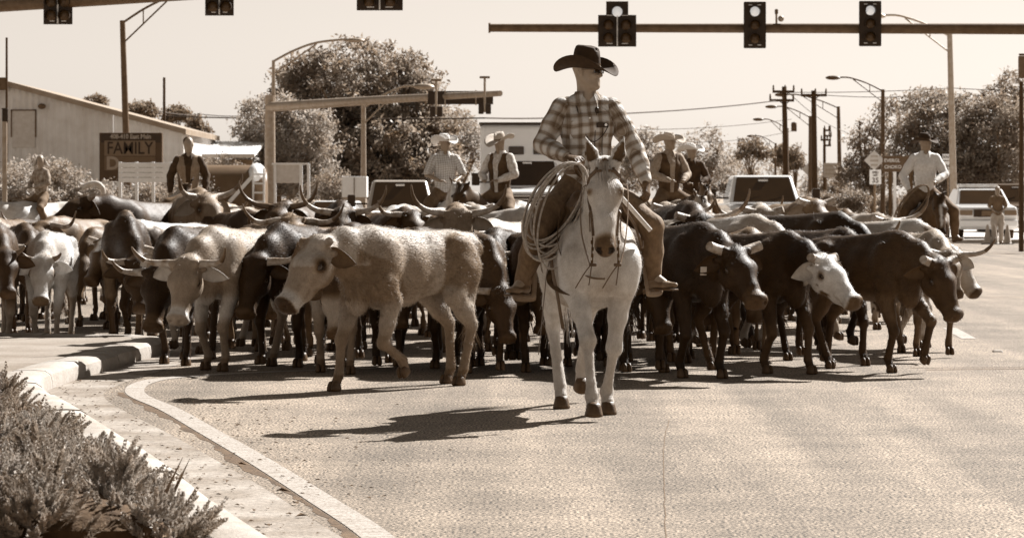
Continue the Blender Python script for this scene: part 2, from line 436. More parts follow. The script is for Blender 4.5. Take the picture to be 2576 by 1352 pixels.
def steer(x, d, h, sc=1.0, base=.1, neck=(8, 0), head=(35, 0), legs=None, horn=('stub', 'stub'), hornm=None, hl=1.0, coat=None, girth=1.0,
          vox=.02, label='', fore=0, tags=(), hs=1.16, wx=None, tail=True, seed=0, neckl=.42, tailswish=0, hump=0, ribs=0, hr=1.0, furn=0, group='cattle of the drive'):
    coat = coat or {}; rnd = random.Random(seed + 11)
    if girth == 1.0: girth = rnd.uniform(.90, 1.06)
    if legs is None:
        ph = rnd.uniform(0, 6.28)
        legs = [(.16 * math.sin(ph), max(0, .05 * math.cos(ph))), (-.16 * math.sin(ph), max(0, -.05 * math.cos(ph))),
                (-.14 * math.sin(ph + .6), max(0, -.04 * math.cos(ph + .6))), (.14 * math.sin(ph + .6), max(0, .04 * math.cos(ph + .6)))]
    px = gx(x, d) if wx is None else wx
    s = Sculpt(vox * (1.2 if vox < .0155 else 1.5) / sc); g = girth; c = s.cap
    # trunk
    s.chain([((-.66, 0, 1.05), (.12, .12)), ((-.50, 0, 1.00), (.185 * g, .195)), ((-.22, 0, .945), (.205 * g, .225)), ((.06, 0, .905), (.225 * g, .265)),
             ((.30, 0, .91), (.195 * g, .29)), ((.46, 0, .95), (.14, .24))], .05)
    c((-.70, 0, 1.135), (.40, 0, 1.17 + hump), .045, .06, .09)                          # back line
    c((.30, 0, 1.14 + hump), (.50, 0, 1.12 + hump * .6), (.05, .07), (.06, .09), .07)      # withers
    s.ell((.56, 0, .74), (.11, .09, .17), .09)                                          # brisket
    for y in (-1, 1):
        s.ell((-.42, y * .165 * g, 1.115), (.085, .05, .055), .08)                        # hook bone
        s.ell((-.70, y * .085, 1.065), (.05, .04, .05), .06)                            # pin bone
        s.ell((.40, y * .145, .93), (.12, .075, .24), .09, Matrix.Rotation(R(-14), 3, 'Y'))  # shoulder blade
        s.ell((.47, y * .15, .80), (.09, .075, .11), .05)
        s.ell((-.50, y * .125, .92), (.16, .085, .20), .07)                             # rump
    if ribs:
        for y in (-1, 1):
            for i in range(6):
                xr = .20 - .085 * i
                for (z0, z1) in ((1.08, .92), (.92, .74)):
                    wy = lambda z: y * (.222 * g * math.sqrt(max(.05, 1 - ((z - .910) / .265) ** 2)) - .013 - .004 * (i % 3))
                    c((xr + .03 * (1.08 - z0) / .3, wy(z0), z0), (xr + .03 * (1.08 - z1) / .3, wy(z1), z1), .014, .014, .05)
        c((-.05, .17, .70), (-.34, .12, .78), .03, .05, .08); c((-.05, -.17, .70), (-.34, -.12, .78), .03, .05, .08)
    # neck and head
    N0 = Vector((.46, 0, 1.03)); npi, nya = R(neck[0]), R(neck[1])
    nd = Vector((math.cos(npi) * math.cos(nya), math.cos(npi) * math.sin(nya), math.sin(npi)))
    P = N0 + nd * neckl
    hp, hy = R(head[0]), R(head[1])
    hx = Vector((math.cos(hp) * math.cos(hy), math.cos(hp) * math.sin(hy), -math.sin(hp)))
    sy = Vector((-math.sin(hy), math.cos(hy), 0)); uz = hx.cross(sy)
    HM = Matrix((hx, sy, uz)).transposed(); q = hs
    ha = .90; H = lambda a, b, e: P + HM @ (Vector((a * ha, b, e)) * q)
    c(N0, N0.lerp(P, .55), (.13, .22), (.105, .175), .08); c(N0.lerp(P, .5), H(.03, 0, -.02), (.105, .175), (.09, .12), .07)
    c((.52, 0, .80), N0.lerp(P, .6) + Vector((0, 0, -.12)), (.05, .09), (.035, .05), .07)                # dewlap
    um = tuple(uz)
    c(H(.03, 0, 0), H(.18, 0, .0), (.098 * q, .092 * q), (.090 * q, .094 * q), .03, um)
    c(H(.18, 0, 0), H(.32, 0, -.010), (.088 * q, .092 * q), (.060 * q, .068 * q), .03, um); c(H(.32, 0, -.010), H(.42, 0, -.014), (.058 * q, .064 * q), (.062 * q, .054 * q), .02, um)
    c(H(.02, 0, .035), H(.05, 0, .05), (.075 * q, .045 * q), (.06 * q, .04 * q), .03, um)                 # poll
    c(H(.06, 0, -.085), H(.30, 0, -.075), (.055 * q, .055 * q), (.04 * q, .035 * q), .04, um)             # jaw
    c(H(.28, 0, -.065), H(.425, 0, -.045), (.042 * q, .034 * q), (.045 * q, .028 * q), .03, um)
    s.ell(H(.43, 0, .0), (.048 * q, .076 * q, .052 * q), .02, HM); c(H(.44, -.05, -.035), H(.44, .05, -.035), .026 * q, .026 * q, .02)                                   # muzzle
    for y in (-1, 1):
        c(H(.40, y * .066, -.042), H(.30, y * .056, -.052), .006 * q, .004 * q, .008, op=-1)
        s.ell(H(.15, y * .080, .030), (.055 * q, .032 * q, .034 * q), .025, HM)                          # brow
        s.ell(H(.15, y * .060, -.055), (.085 * q, .042 * q, .065 * q), .04, HM)                            # cheek
        s.ell(H(.472, y * .034, .012), (.022 * q, .016 * q, .013 * q), .012, HM, -1)                     # nostril
        c(H(.035, y * .07, .0), H(.032, y * .115, -.008), .026 * q, .022 * q, .02)
        hd = horn[0 if y > 0 else 1]
        if hd: c(H(.03, y * .045, .045), H(.03, y * .085, .06), .034 * q, .03 * q, .02)                   # horn core
    # legs: left front, right front, left hind, right hind as (forward, lift)
    feet = []
    for i, (fx, fz) in enumerate(legs):
        y = 1 if i % 2 == 0 else -1
        if i < 2:
            E = Vector((.40 + fx * .25, y * .15, .68)); Fk = Vector((.43 + fx, y * .125, .125 + fz))
            if (Fk - E).length > .585: Fk = E + (Fk - E).normalized() * .585 ; 
            K = Vector(ik(E, Fk, .325, .265, 1))
            s.chain([((.42, y * .15, .82), (.085, .10)), (E, (.074, .09)), (E.lerp(K, .55), (.053, .062)), (K, (.044, .048))], .03, (1, 0, 0))
            s.ell(K + Vector((.006, 0, 0)), (.045, .044, .055), .025)
            s.chain([(K, (.040, .042)), (K.lerp(Fk, .4), (.030, .034)), (Fk, (.037, .040))], .02, (1, 0, 0))
        else:
            T = Vector((-.37 + fx * .2, y * .155, .72)); Fk = Vector((-.56 + fx, y * .12, .125 + fz))
            if (Fk - T).length > .67: Fk = T + (Fk - T).normalized() * .67
            K = Vector(ik(T, Fk, .345, .35, -1))
            s.chain([((-.48, y * .14, .93), (.085, .16)), (T, (.065, .10)), (T.lerp(K, .55), (.055, .072)), (K, (.042, .052))], .04, (1, 0, 0))
            c((-.62, y * .12, .93), T.lerp(K, .7), (.06, .08), (.035, .05), .05, (1, 0, 0))
            c(T.lerp(K, .6) + Vector((-.04, 0, .02)), K + Vector((-.025, 0, .02)), .02, .022, .03)
            s.chain([(K, (.038, .046)), (K.lerp(Fk, .45), (.031, .036)), (Fk, (.038, .042))], .02, (1, 0, 0))
        lift = Fk.z - .125
        tilt = min(1.0, max(0, lift) * 7)
        pd = Vector((.45 - 1.1 * tilt, 0, -.9)).normalized()
        hp_ = Fk + pd * .075
        c(Fk, hp_, (.035, .037), (.037, .038), .015, (1, 0, 0))
        feet.append((Fk, hp_, tilt))
    if tail:
        c((-.74, 0, 1.13), (-.80, tailswish * .05, 1.02), .035, .026, .03)
        s.chain([((-.80, tailswish * .05, 1.02), .026), ((-.815, tailswish * .16, .75), .018), ((-.80, tailswish * .34, .50), .012)], .02)
    V, Fq = s.run()
    # coat pattern
    if base < .08: base = base * .72
    a = np.full(len(V), base)
    Hi = np.array(HM.inverted()); hl_ = (V - np.array(P)) @ Hi.T / q / np.array([ha, 1, 1])
    ishead = (hl_[:, 0] > -.02) & (np.abs(hl_[:, 1]) < .3) & (np.abs(hl_[:, 2]) < .2) & (hl_[:, 0] < .6)
    nz = vnoise(V, 5, seed + 1); nz2 = vnoise(V, 22, seed + 2)
    a = a * (1 + .26 * nz + .10 * nz2)
    if 'patch' in coat:                                       # white or dark patches
        v, th, fs = coat['patch']; pn = vnoise(V, fs, seed + 5)
        a = a + (v - a) * sst(pn, th, th + .10)
    if 'spine' in coat:
        v, wd = coat['spine']; a = a + (v - a) * sst(-(np.abs(V[:, 1]) + .12 * nz2 * .3) + wd, 0, .05) * (V[:, 2] > .95)
    if 'belly' in coat: a = a + (coat['belly'] - a) * sst(-V[:, 2] + .72 + .05 * nz, 0, .10) * (V[:, 2] > .42)
    if 'flank' in coat: a = a + (coat['flank'] - a) * sst(.35 - np.abs(V[:, 0] - coat.get('flankx', .1)) + .12 * nz, 0, .2) * sst(1.08 - V[:, 2] + .05 * nz, 0, .12)
    if 'legs' in coat: a = a + (coat['legs'] - a) * sst(.52 - V[:, 2] + .06 * nz, 0, .16)
    if 'face' in coat: a = np.where(ishead, a + (coat['face'] - a) * sst(hl_[:, 0] + .02 * nz2, coat.get('face0', -.02), coat.get('face0', -.02) + .05), a)
    if 'speck' in coat:
        v, th = coat['speck']; pn = vnoise(V, 34, seed + 9); a = np.where(ishead | (coat.get('speckall', 0) > 0), a + (v - a) * sst(pn, th, th + .12), a)
    if 'blaze' in coat: a = np.where(ishead, a + (coat['blaze'] - a) * sst(.035 - np.abs(hl_[:, 1]) + .01 * nz2, 0, .02) * (hl_[:, 2] > 0), a)
    for y in (-1, 1):
        ed = np.sqrt((hl_[:, 0] - .15) ** 2 + (hl_[:, 1] - y * .088) ** 2 + (hl_[:, 2] - .012) ** 2)
        ev = coat.get('eye', base * .5)
        a = np.where(ishead, a + (ev - a) * sst(-ed, -coat.get('eyer', .048), -coat.get('eyer', .048) * .5), a)
    if 'muzzle' in coat: a = np.where(ishead, a + (coat['muzzle'] - a) * sst(hl_[:, 0], .34, .39), a)
    a = np.where(ishead & (hl_[:, 0] > .29) & (np.abs(hl_[:, 2] + .046) < .006) & (np.abs(hl_[:, 1]) > .03), a * .7, a)
    for y in (-1, 1): a = np.where(ishead & (np.sqrt((hl_[:, 0] - .472) ** 2 + (hl_[:, 1] - y * .036) ** 2 + (hl_[:, 2] - .012) ** 2) < .024), .012, a)
    nd_ = np.where(ishead, sst(hl_[:, 0] + .25 * hl_[:, 2], .430, .448), 0); a = a + (coat.get('nose', .05) - a) * nd_
    ear = ishead & (V[:, 2] > 9) & (np.abs(hl_[:, 1]) > .12) & (hl_[:, 0] < .12)
    if 'ear' in coat: a = np.where(ear, coat['ear'], a)
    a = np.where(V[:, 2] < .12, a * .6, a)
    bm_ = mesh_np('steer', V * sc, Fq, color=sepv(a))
    body = link('steer', bm_, M_COAT)
    fl = np.tile(np.array([[-1., 0, -.45]]), (len(V), 1)); fl[V[:, 2] < .72] = (-.12, 0, -1); fl[ishead] = np.array(-hx) * .8 + np.array([0, 0, -.3])
    lv = np.ones(len(V)); lv[ishead] = .55; lv[V[:, 2] < .5] = .6; lv = lv + .9 * sst(V[:, 0], .3, .55) * (V[:, 2] < .85) * (V[:, 2] > .6) * ~ishead
    near = vox < .0186; fn = furn or (23000 if near else (10000 if vox < .0225 else 4500))
    if fn > 1: fur(body, bm_, V * sc, a, fl, fn, (.016 if near else .012) * sc, .0020 if near else .0028, seed, lnv=lv)
    for y in (-1, 1): ear_part(body, H(.035, y * .10, -.005), H(.055 + .02 * rnd.random(), y * (.25 + .02 * rnd.random()), -.055 - .04 * rnd.random()), HM @ Vector((.62, y * -.25, .55)), .058 * q, coat.get('ear', base * .9), coat.get('ear', base) * 1.6, sc)
    body.location = (px, d, 0); body.rotation_euler = (0, 0, R(h - 90)); tag(body, label, 'steer', group)
    # parts
    hm = hoofmesh(sc * 1.08).mesh('hoof', 80)
    for Fk, hp_, tilt in feet:
        o = link('hoof', hm, M_HOOF, body); ang = tilt * 1.15
        pd = (hp_ - Fk).normalized(); base_ = hp_ + pd * .035 if tilt > .05 else Vector((hp_.x + .008, hp_.y, 0))
        o.location = base_ * sc; o.rotation_euler = (0, ang, 0)
        if tilt <= .05: o.location.z = .001
    em = MB().ball((0, 0, 0), (.028 * sc * q, .019 * sc * q, .020 * sc * q), 10).mesh('eye', True)
    for y in (-1, 1):
        link('eye', em, M_EYE, body, H(.158, y * .097, .014) * sc, HM.to_euler())
        kd = horn[0 if y > 0 else 1]
        if kd:
            p2 = R(head[0] * .30); hx2 = Vector((math.cos(p2) * math.cos(hy), math.cos(p2) * math.sin(hy), -math.sin(p2))); HM2 = Matrix((hx2, sy, hx2.cross(sy))).transposed(); hc_ = horncurve(kd, y, hl); rt0 = hc_[0]
            pts = [(H(*rt0) + HM2 @ ((v - rt0) * q)) * sc for v in hc_]
            n_ = len(pts); r0 = .031 * sc * q * hr
            if kd == 'stub': rr = [r0 * (1.05 - .12 * i / (n_ - 1)) for i in range(n_)]
            else: rr = [r0 * (1 - .86 * (i / (n_ - 1)) ** 1.25) for i in range(n_)]
            # refine the curve
            pp = []; r2 = []
            for i in range(n_ - 1):
                for t in (0, .5):
                    p0, p1, p2, p3 = pts[max(i - 1, 0)], pts[i], pts[i + 1], pts[min(i + 2, n_ - 1)]
                    pp.append(.5 * ((2 * p1) + (p2 - p0) * t + (2 * p0 - 5 * p1 + 4 * p2 - p3) * t * t + (3 * p1 - p0 - 3 * p2 + p3) * t ** 3))
                    r2.append(rr[i] + (rr[i + 1] - rr[i]) * t)
            pp.append(pts[-1]); r2.append(rr[-1])
            ho = MB().tube(pp, r2, 10).build('horn', hornm or M_HORN, body, smooth=60)
            if kd != 'stub' and hornm is None and len(pp) > 6:
                MB().tube([pp[-5] * 1, pp[-4], pp[-3], pp[-2], pp[-1]], [r2[-5] * 1.04, r2[-4] * 1.05, r2[-3] * 1.06, r2[-2] * 1.06, r2[-1] * 1.08], 10).build('horn_tip', M_HORND, ho, smooth=60)
    for y in tags:
        tm = MB().box((0, 0, -.035 * sc), (.006 * sc, .055 * sc, .07 * sc)).build('ear_tag', M_TAG, body, bevel=.004)
        tm.location = H(.05, y * .19, -.05) * sc; tm.rotation_euler = (0, .1, R(head[1]) + .2 * y)
    if fore:
        rt = []
        for i in range(int(fore)):
            al = rnd.uniform(-.02, .09); b = rnd.gauss(0, .045)
            rt.append((H(al, b, .085 - .02 * abs(b) / .06) * sc, (HM @ Vector((rnd.uniform(.1, .9), rnd.gauss(0, .6) + b * 6, rnd.uniform(.1, .8)))), rnd.uniform(.03, .07) * sc))
        hb = coat.get('face', base)
        strands('forelock', rt, M_HAIRD if hb < .12 else (M_HAIRM if hb < .35 else M_HAIRP), body, .003, 3, .5, seed)
    if tail:
        rt = []
        for i in range(70):
            t = rnd.random()
            rt.append((Vector((-.80 + rnd.gauss(0, .008), tailswish * .34 * (.8 + .2 * t) + rnd.gauss(0, .008), .56 - .10 * t)) * sc, (rnd.gauss(0, .22), tailswish * .5 + rnd.gauss(0, .22), -1), rnd.uniform(.16, .30) * sc))
        strands('tail_hair', rt, M_HAIRD if base < .2 else M_HAIRM, body, .0045, 3, .3, seed)
    return body

# ------------------------------------------------------------------ horses
def place(o, loc, h):
    o.location = loc; o.rotation_euler = (0, 0, R(h - 90)); return o
def horse(loc, h, sc=1.0, base=.6, neck=(44, 0), head=(62, 0), legs=((0, 0), (0, 0), (0, 0), (0, 0)), vox=.02, coat=None, seed=0, label='', neckl=.70, mane=M_HAIRP, group='ridden horses'):
    coat = coat or {}; rnd = random.Random(seed); s = Sculpt(vox / sc); c = s.cap
    s.chain([((-.70, 0, 1.22), (.17, .17)), ((-.50, 0, 1.15), (.255, .285)), ((-.2, 0, 1.085), (.275, .295)), ((.1, 0, 1.065), (.275, .32)), ((.34, 0, 1.08), (.235, .33)), ((.52, 0, 1.09), (.18, .28))], .06)
    c((-.62, 0, 1.36), (-.1, 0, 1.33), .07, .07, .1); c((-.1, 0, 1.33), (.38, 0, 1.41), .06, .05, .1)
    c((.0, 0, .80), (-.45, 0, .90), (.2, .08), (.14, .06), .1)
    for y in (-1, 1):
        s.ell((.62, y * .125, 1.00), (.13, .125, .17), .08)                               # breast
        s.ell((.50, y * .19, 1.06), (.15, .085, .26), .07, Matrix.Rotation(R(-20), 3, 'Y'))  # shoulder
        s.ell((.62, y * .19, 1.06), (.08, .07, .09), .06)
        s.ell((-.52, y * .16, 1.14), (.22, .13, .27), .09)                               # quarter
    N0 = Vector((.52, 0, 1.20)); npi, nya = R(neck[0]), R(neck[1])
    nd = Vector((math.cos(npi) * math.cos(nya), math.cos(npi) * math.sin(nya), math.sin(npi))); P = N0 + nd * neckl
    hp, hy = R(head[0]), R(head[1])
    hx = Vector((math.cos(hp) * math.cos(hy), math.cos(hp) * math.sin(hy), -math.sin(hp))); sy = Vector((-math.sin(hy), math.cos(hy), 0)); uz = hx.cross(sy)
    HM = Matrix((hx, sy, uz)).transposed(); H = lambda a, b, e: P + HM @ Vector((a, b, e)); um = tuple(uz)
    c(N0, N0.lerp(P, .5), (.15, .255), (.105, .175), .09); c(N0.lerp(P, .5), H(.06, 0, -.06), (.105, .175), (.080, .125), .07)
    c(H(.0, 0, -.03), H(.20, 0, -.03), (.095, .09), (.108, .10), .04, um)
    c(H(.20, 0, -.03), H(.40, 0, -.03), (.103, .097), (.068, .074), .04, um); c(H(.40, 0, -.03), H(.56, 0, -.04), (.068, .074), (.066, .060), .03, um)
    s.ell(H(.575, 0, -.045), (.05, .066, .058), .03, HM); s.ell(H(.59, 0, -.085), (.035, .042, .03), .03, HM)   # muzzle, lip
    for y in (-1, 1):
        s.ell(H(.15, y * .05, -.115), (.105, .042, .085), .05, HM)                        # jowl
        s.ell(H(.185, y * .095, .018), (.05, .028, .03), .03, HM)                         # brow
        s.ell(H(.600, y * .046, -.018), (.030, .018, .030), .012, HM)                     # nostril rim
        s.ell(H(.618, y * .044, -.022), (.016, .012, .022), .01, HM, -1)
        e0 = H(-.01, y * .070, .035); up = (Vector((0, 0, 1)) * .8 - hx * .5 + uz * .15 + sy * y * .46).normalized()
        c(e0 - up * .03, e0 + up * .07, (.034, .028), (.050, .030), .02, um); c(e0 + up * .07, e0 + up * .185, (.050, .026), (.006, .006), .012, um)
        fr = (hx * .75 + uz * .6 + sy * y * .25); fr = (fr - up * fr.dot(up)).normalized()
        c(e0 + up * .04 + fr * .026, e0 + up * .12 + fr * .02, (.033, .022), (.018, .012), .008, um, -1)
    feet = []
    for i, (fx, fz) in enumerate(legs):
        y = 1 if i % 2 == 0 else -1
        if i < 2:
            E = Vector((.50 + fx * .12, y * .165, .90)); Fk = Vector((.52 + fx, y * .105, .155 + fz))
            if (Fk - E).length > .80: Fk = E + (Fk - E).normalized() * .80
            K = Vector(ik(E, Fk, .435, .375, 1)); K.y = y * .12
            s.chain([((.52, y * .18, 1.08), (.10, .12)), (E, (.100, .12)), (E.lerp(K, .5), (.064, .078)), (K.lerp(E, .12), (.046, .05)), (K, (.050, .054))], .035, (1, 0, 0))
            s.ell(K + Vector((.008, 0, 0)), (.056, .059, .064), .018)
            s.chain([(K, (.044, .046)), (K.lerp(Fk, .3), (.031, .042)), (K.lerp(Fk, .75), (.031, .042)), (Fk, (.046, .05))], .015, (1, 0, 0)); s.ell(Fk, (.048, .047, .045), .015)
        else:
            T = Vector((-.40 + fx * .15, y * .17, .93)); Fk = Vector((-.66 + fx, y * .12, .155 + fz))
            if (Fk - T).length > .86: Fk = T + (Fk - T).normalized() * .86
            K = Vector(ik(T, Fk, .44, .45, -1))
            s.chain([((-.5, y * .16, 1.12), (.12, .2)), (T, (.095, .14)), (T.lerp(K, .5), (.07, .09)), (K, (.05, .062))], .05, (1, 0, 0))
            c((-.66, y * .14, 1.1), T.lerp(K, .7), (.08, .1), (.045, .06), .06, (1, 0, 0))
            c(T.lerp(K, .6) + Vector((-.05, 0, .03)), K + Vector((-.03, 0, .03)), .024, .026, .03)
            s.chain([(K, (.045, .055)), (K.lerp(Fk, .4), (.036, .043)), (Fk, (.045, .049))], .02, (1, 0, 0))
        tilt = min(1, max(0, Fk.z - .155) * 6); pd = Vector((.5 - 1.1 * tilt, 0, -.85)).normalized(); hp_ = Fk + pd * .085
        c(Fk, hp_, (.038, .04), (.046, .046), .015, (1, 0, 0)); feet.append((Fk, hp_, tilt))
    V, Fq = s.run()
    a = np.full(len(V), base); nz = vnoise(V, 5, seed + 3); nz2 = vnoise(V, 30, seed + 4)
    a = a * (1 + .20 * nz + .13 * vnoise(V, 16, seed + 8) + .06 * nz2)
    Hi = np.array(HM.inverted()); hl = (V - np.array(P)) @ Hi.T
    ish = (hl[:, 0] > -.2) & (np.abs(hl[:, 1]) < .2) & (np.abs(hl[:, 2]) < .25) & (V[:, 0] > .6)
    if 'patch' in coat: v, th, fs = coat['patch']; a = a + (v - a) * sst(vnoise(V, fs, seed + 5), th, th + .1)
    if 'blaze' in coat: a = np.where(ish & (hl[:, 2] > -.06), a + (coat['blaze'] - a) * sst(.028 - np.abs(hl[:, 1]), 0, .012) * sst(hl[:, 0], .12, .16), a)
    if 'legs' in coat: a = a + (coat['legs'] - a) * sst(.5 - V[:, 2] + .05 * nz, 0, .2)
    a = np.where(ish, a + (coat.get('muzzle', base * .3) - a) * sst(hl[:, 0] + .01 * nz2, .48, .55), a)
    a = np.where(ish & (hl[:, 0] > .6) & (np.abs(np.abs(hl[:, 1]) - .045) < .022) & (hl[:, 2] > -.055) & (hl[:, 2] < .015), .006, a)
    for y in (-1, 1):
        ed = np.sqrt((hl[:, 0] - .205) ** 2 + (hl[:, 1] - y * .095) ** 2 + (hl[:, 2] - .025) ** 2); a = np.where(ish, a + (base * .12 - a) * sst(-ed, -.037, -.018), a)
        e0 = np.array(H(-.01, y * .070, .035)); up = (Vector((0, 0, 1)) * .8 - hx * .5 + uz * .15 + sy * y * .46).normalized(); fr = (hx * .75 + uz * .6 + sy * y * .25); fr = (fr - up * fr.dot(up)).normalized()
        q = V - e0; au = q @ np.array(up); af = q @ np.array(fr)
        al = np.linalg.norm(q - np.outer(au, np.array(up)) - np.outer(af, np.array(fr)), axis=1)
        a = np.where((au > .015) & (au < .15) & (al < .034 * (1 - np.clip((au - .07) / .1, 0, 1))) & (af > -.012) & (af < .05), a * .15, a)
    bm_ = mesh_np('horse', V * sc, Fq, color=sepv(a)); b = link('horse', bm_, M_COAT)
    fl = np.tile(np.array([[-1., 0, -.5]]), (len(V), 1)); fl[V[:, 2] < .8] = (-.1, 0, -1); fl[ish] = np.array(hx) * .8
    if vox < .02: fur(b, bm_, V * sc, a, fl, 60000, .008, .0011, seed, lnv=np.where(ish & (hl[:, 0] > .4), .35, 1.0))
    place(b, loc, h); tag(b, label, 'horse', group)
    hm = hoofmesh(sc, False).mesh('hoof', 70)
    for Fk, hp_, tilt in feet:
        o = link('hoof', hm, M_HOOF, b); pd = (hp_ - Fk).normalized()
        o.location = (hp_ + pd * .06 if tilt > .05 else Vector((hp_.x + .005, hp_.y, .001))) * sc; o.rotation_euler = (0, tilt * 1.1, 0)
    em = MB().ball((0, 0, 0), .022 * sc, 10).mesh('eye', True)
    for y in (-1, 1): link('eye', em, M_EYE, b, H(.205, y * .100, .020) * sc)
    rt = []
    for i in range(110):
        rt.append((H(rnd.uniform(-.04, .06), rnd.gauss(0, .02), .062) * sc, HM @ Vector((1, rnd.gauss(0, .16), rnd.uniform(-.05, .22))), rnd.uniform(.10, .22) * sc))
    strands('forelock', rt, mane, b, .0035, 4, .18, seed)
    rt = []
    for i in range(260):
        t = rnd.random(); p = N0.lerp(P, t * .95) + Vector((0, 0, 1)).cross(nd.cross(Vector((0, 0, 1)))).normalized() * 0
        nrm = (Vector((0, 0, 1)) - nd * nd.z).normalized(); p = p + nrm * (.25 - .13 * t) + sy * (rnd.gauss(0, .012) - .03 - .03 * (1 - t))
        rt.append((p * sc, Vector((rnd.gauss(0, .12), -.25 + rnd.gauss(0, .15), -.9 + rnd.gauss(0, .1))), rnd.uniform(.12, .22) * sc))
    strands('mane', rt, mane, b, .004, 4, .5, seed + 1)
    rt = [(Vector((-.90 + rnd.gauss(0, .02), rnd.gauss(0, .025), 1.24 - .12 * rnd.random())) * sc, (-.25 + rnd.gauss(0, .1), rnd.gauss(0, .1), -1), rnd.uniform(.5, .8) * sc) for i in range(160)]
    strands('tail', rt, mane, b, .006, 4, .25, seed + 2)
    b['_h'] = 0
    del b['_h']
    return b, H, HM, P

# ------------------------------------------------------------------ people
M_SKIN = M('skin', .26, .5, .12, 20, .06, 200, spec=.4)
M_SKIND = M('skin_tanned', .22, .5, .12, 20, .06, 200, spec=.4)
M_FELTD = M('felt_black', .018, .85, .3, 25, .1, 200)
M_FELTP = M('felt_straw', .62, .8, .12, 40, .2, 220)
M_FELTM = M('felt_tan', .36, .8, .15, 40, .2, 220)
M_LEATH = M('leather_dark', .06, .45, .4, 18, .15, 80, spec=.4)
M_LEATHM = M('leather_tan', .12, .5, .35, 14, .2, 60, spec=.4)
M_METAL = M('steel', .45, .3, .2, 30, metal=.9)
M_DENIM = M('denim', .09, .85, .3, 14, .3, 16)
M_CHAPS = M('riding_trousers', .10, .75, .3, 5, 1.0, 13, var2=.2, scale2=40, stretch=(1, 1, .5))
M_GLOVE = M('glove_leather', .06, .6, .4, 30, .2, 60)

def plaid(name, lo, mid, hi, f=9, sc=1):
    if name in MATS: return MATS[name]
    m = bpy.data.materials.new(name); MATS[name] = m; m.use_nodes = True; t = m.node_tree; n = t.nodes; L = t.links; b = n['Principled BSDF']
    b.inputs['Roughness'].default_value = .8; b.inputs['Specular IOR Level'].default_value = .15
    tc = n.new('ShaderNodeTexCoord'); nzd = n.new('ShaderNodeTexNoise'); nzd.inputs['Scale'].default_value = 4
    L.new(tc.outputs['Object'], nzd.inputs['Vector'])
    add = n.new('ShaderNodeVectorMath'); add.operation = 'MULTIPLY_ADD'; add.inputs[1].default_value = (.07,) * 3
    L.new(nzd.outputs['Color'], add.inputs[0]); L.new(tc.outputs['Object'], add.inputs[2])
    sp = n.new('ShaderNodeSeparateXYZ'); L.new(add.outputs[0], sp.inputs[0]); outs = []
    for ax in (1, 2):
        mu = n.new('ShaderNodeMath'); mu.operation = 'MULTIPLY'; mu.inputs[1].default_value = f; L.new(sp.outputs[ax], mu.inputs[0])
        fr = n.new('ShaderNodeMath'); fr.operation = 'FRACT'; L.new(mu.outputs[0], fr.inputs[0])
        cr = n.new('ShaderNodeValToRGB'); e = cr.color_ramp.elements
        tones = [(0, hi), (.18, hi), (.34, mid), (.44, lo), (.47, mid), (.52, lo), (.55, mid), (.60, lo), (.64, mid), (.82, hi), (1, hi)]
        while len(e) < len(tones): e.new(.5)
        for q, (p_, v) in zip(e, tones): q.position = p_; q.color = sep(v ** .5)
        L.new(fr.outputs[0], cr.inputs[0]); outs.append(cr.outputs[0])
    mx = n.new('ShaderNodeMixRGB'); mx.blend_type = 'MULTIPLY'; mx.inputs[0].default_value = 1; L.new(outs[0], mx.inputs[1]); L.new(outs[1], mx.inputs[2])
    L.new(mx.outputs[0], b.inputs['Base Color'])
    nb = n.new('ShaderNodeTexNoise'); nb.inputs['Scale'].default_value = 5.5; nb.inputs['Detail'].default_value = 4; nb.inputs['Distortion'].default_value = 1.4; L.new(tc.outputs['Object'], nb.inputs['Vector'])
    bp = n.new('ShaderNodeBump'); bp.inputs['Strength'].default_value = .9; bp.inputs['Distance'].default_value = .05; L.new(nb.outputs['Fac'], bp.inputs['Height']); L.new(bp.outputs[0], b.inputs['Normal'])
    return m

def frame(yaw, pitch=0, roll=0):
    y, p = R(yaw), R(pitch)
    fx = Vector((math.cos(p) * math.cos(y), math.cos(p) * math.sin(y), -math.sin(p))); sy = Vector((-math.sin(y), math.cos(y), 0)); uz = fx.cross(sy)
    m = Matrix((fx, sy, uz)).transposed()
    return m @ Matrix.Rotation(R(roll), 3, 'X') if roll else m

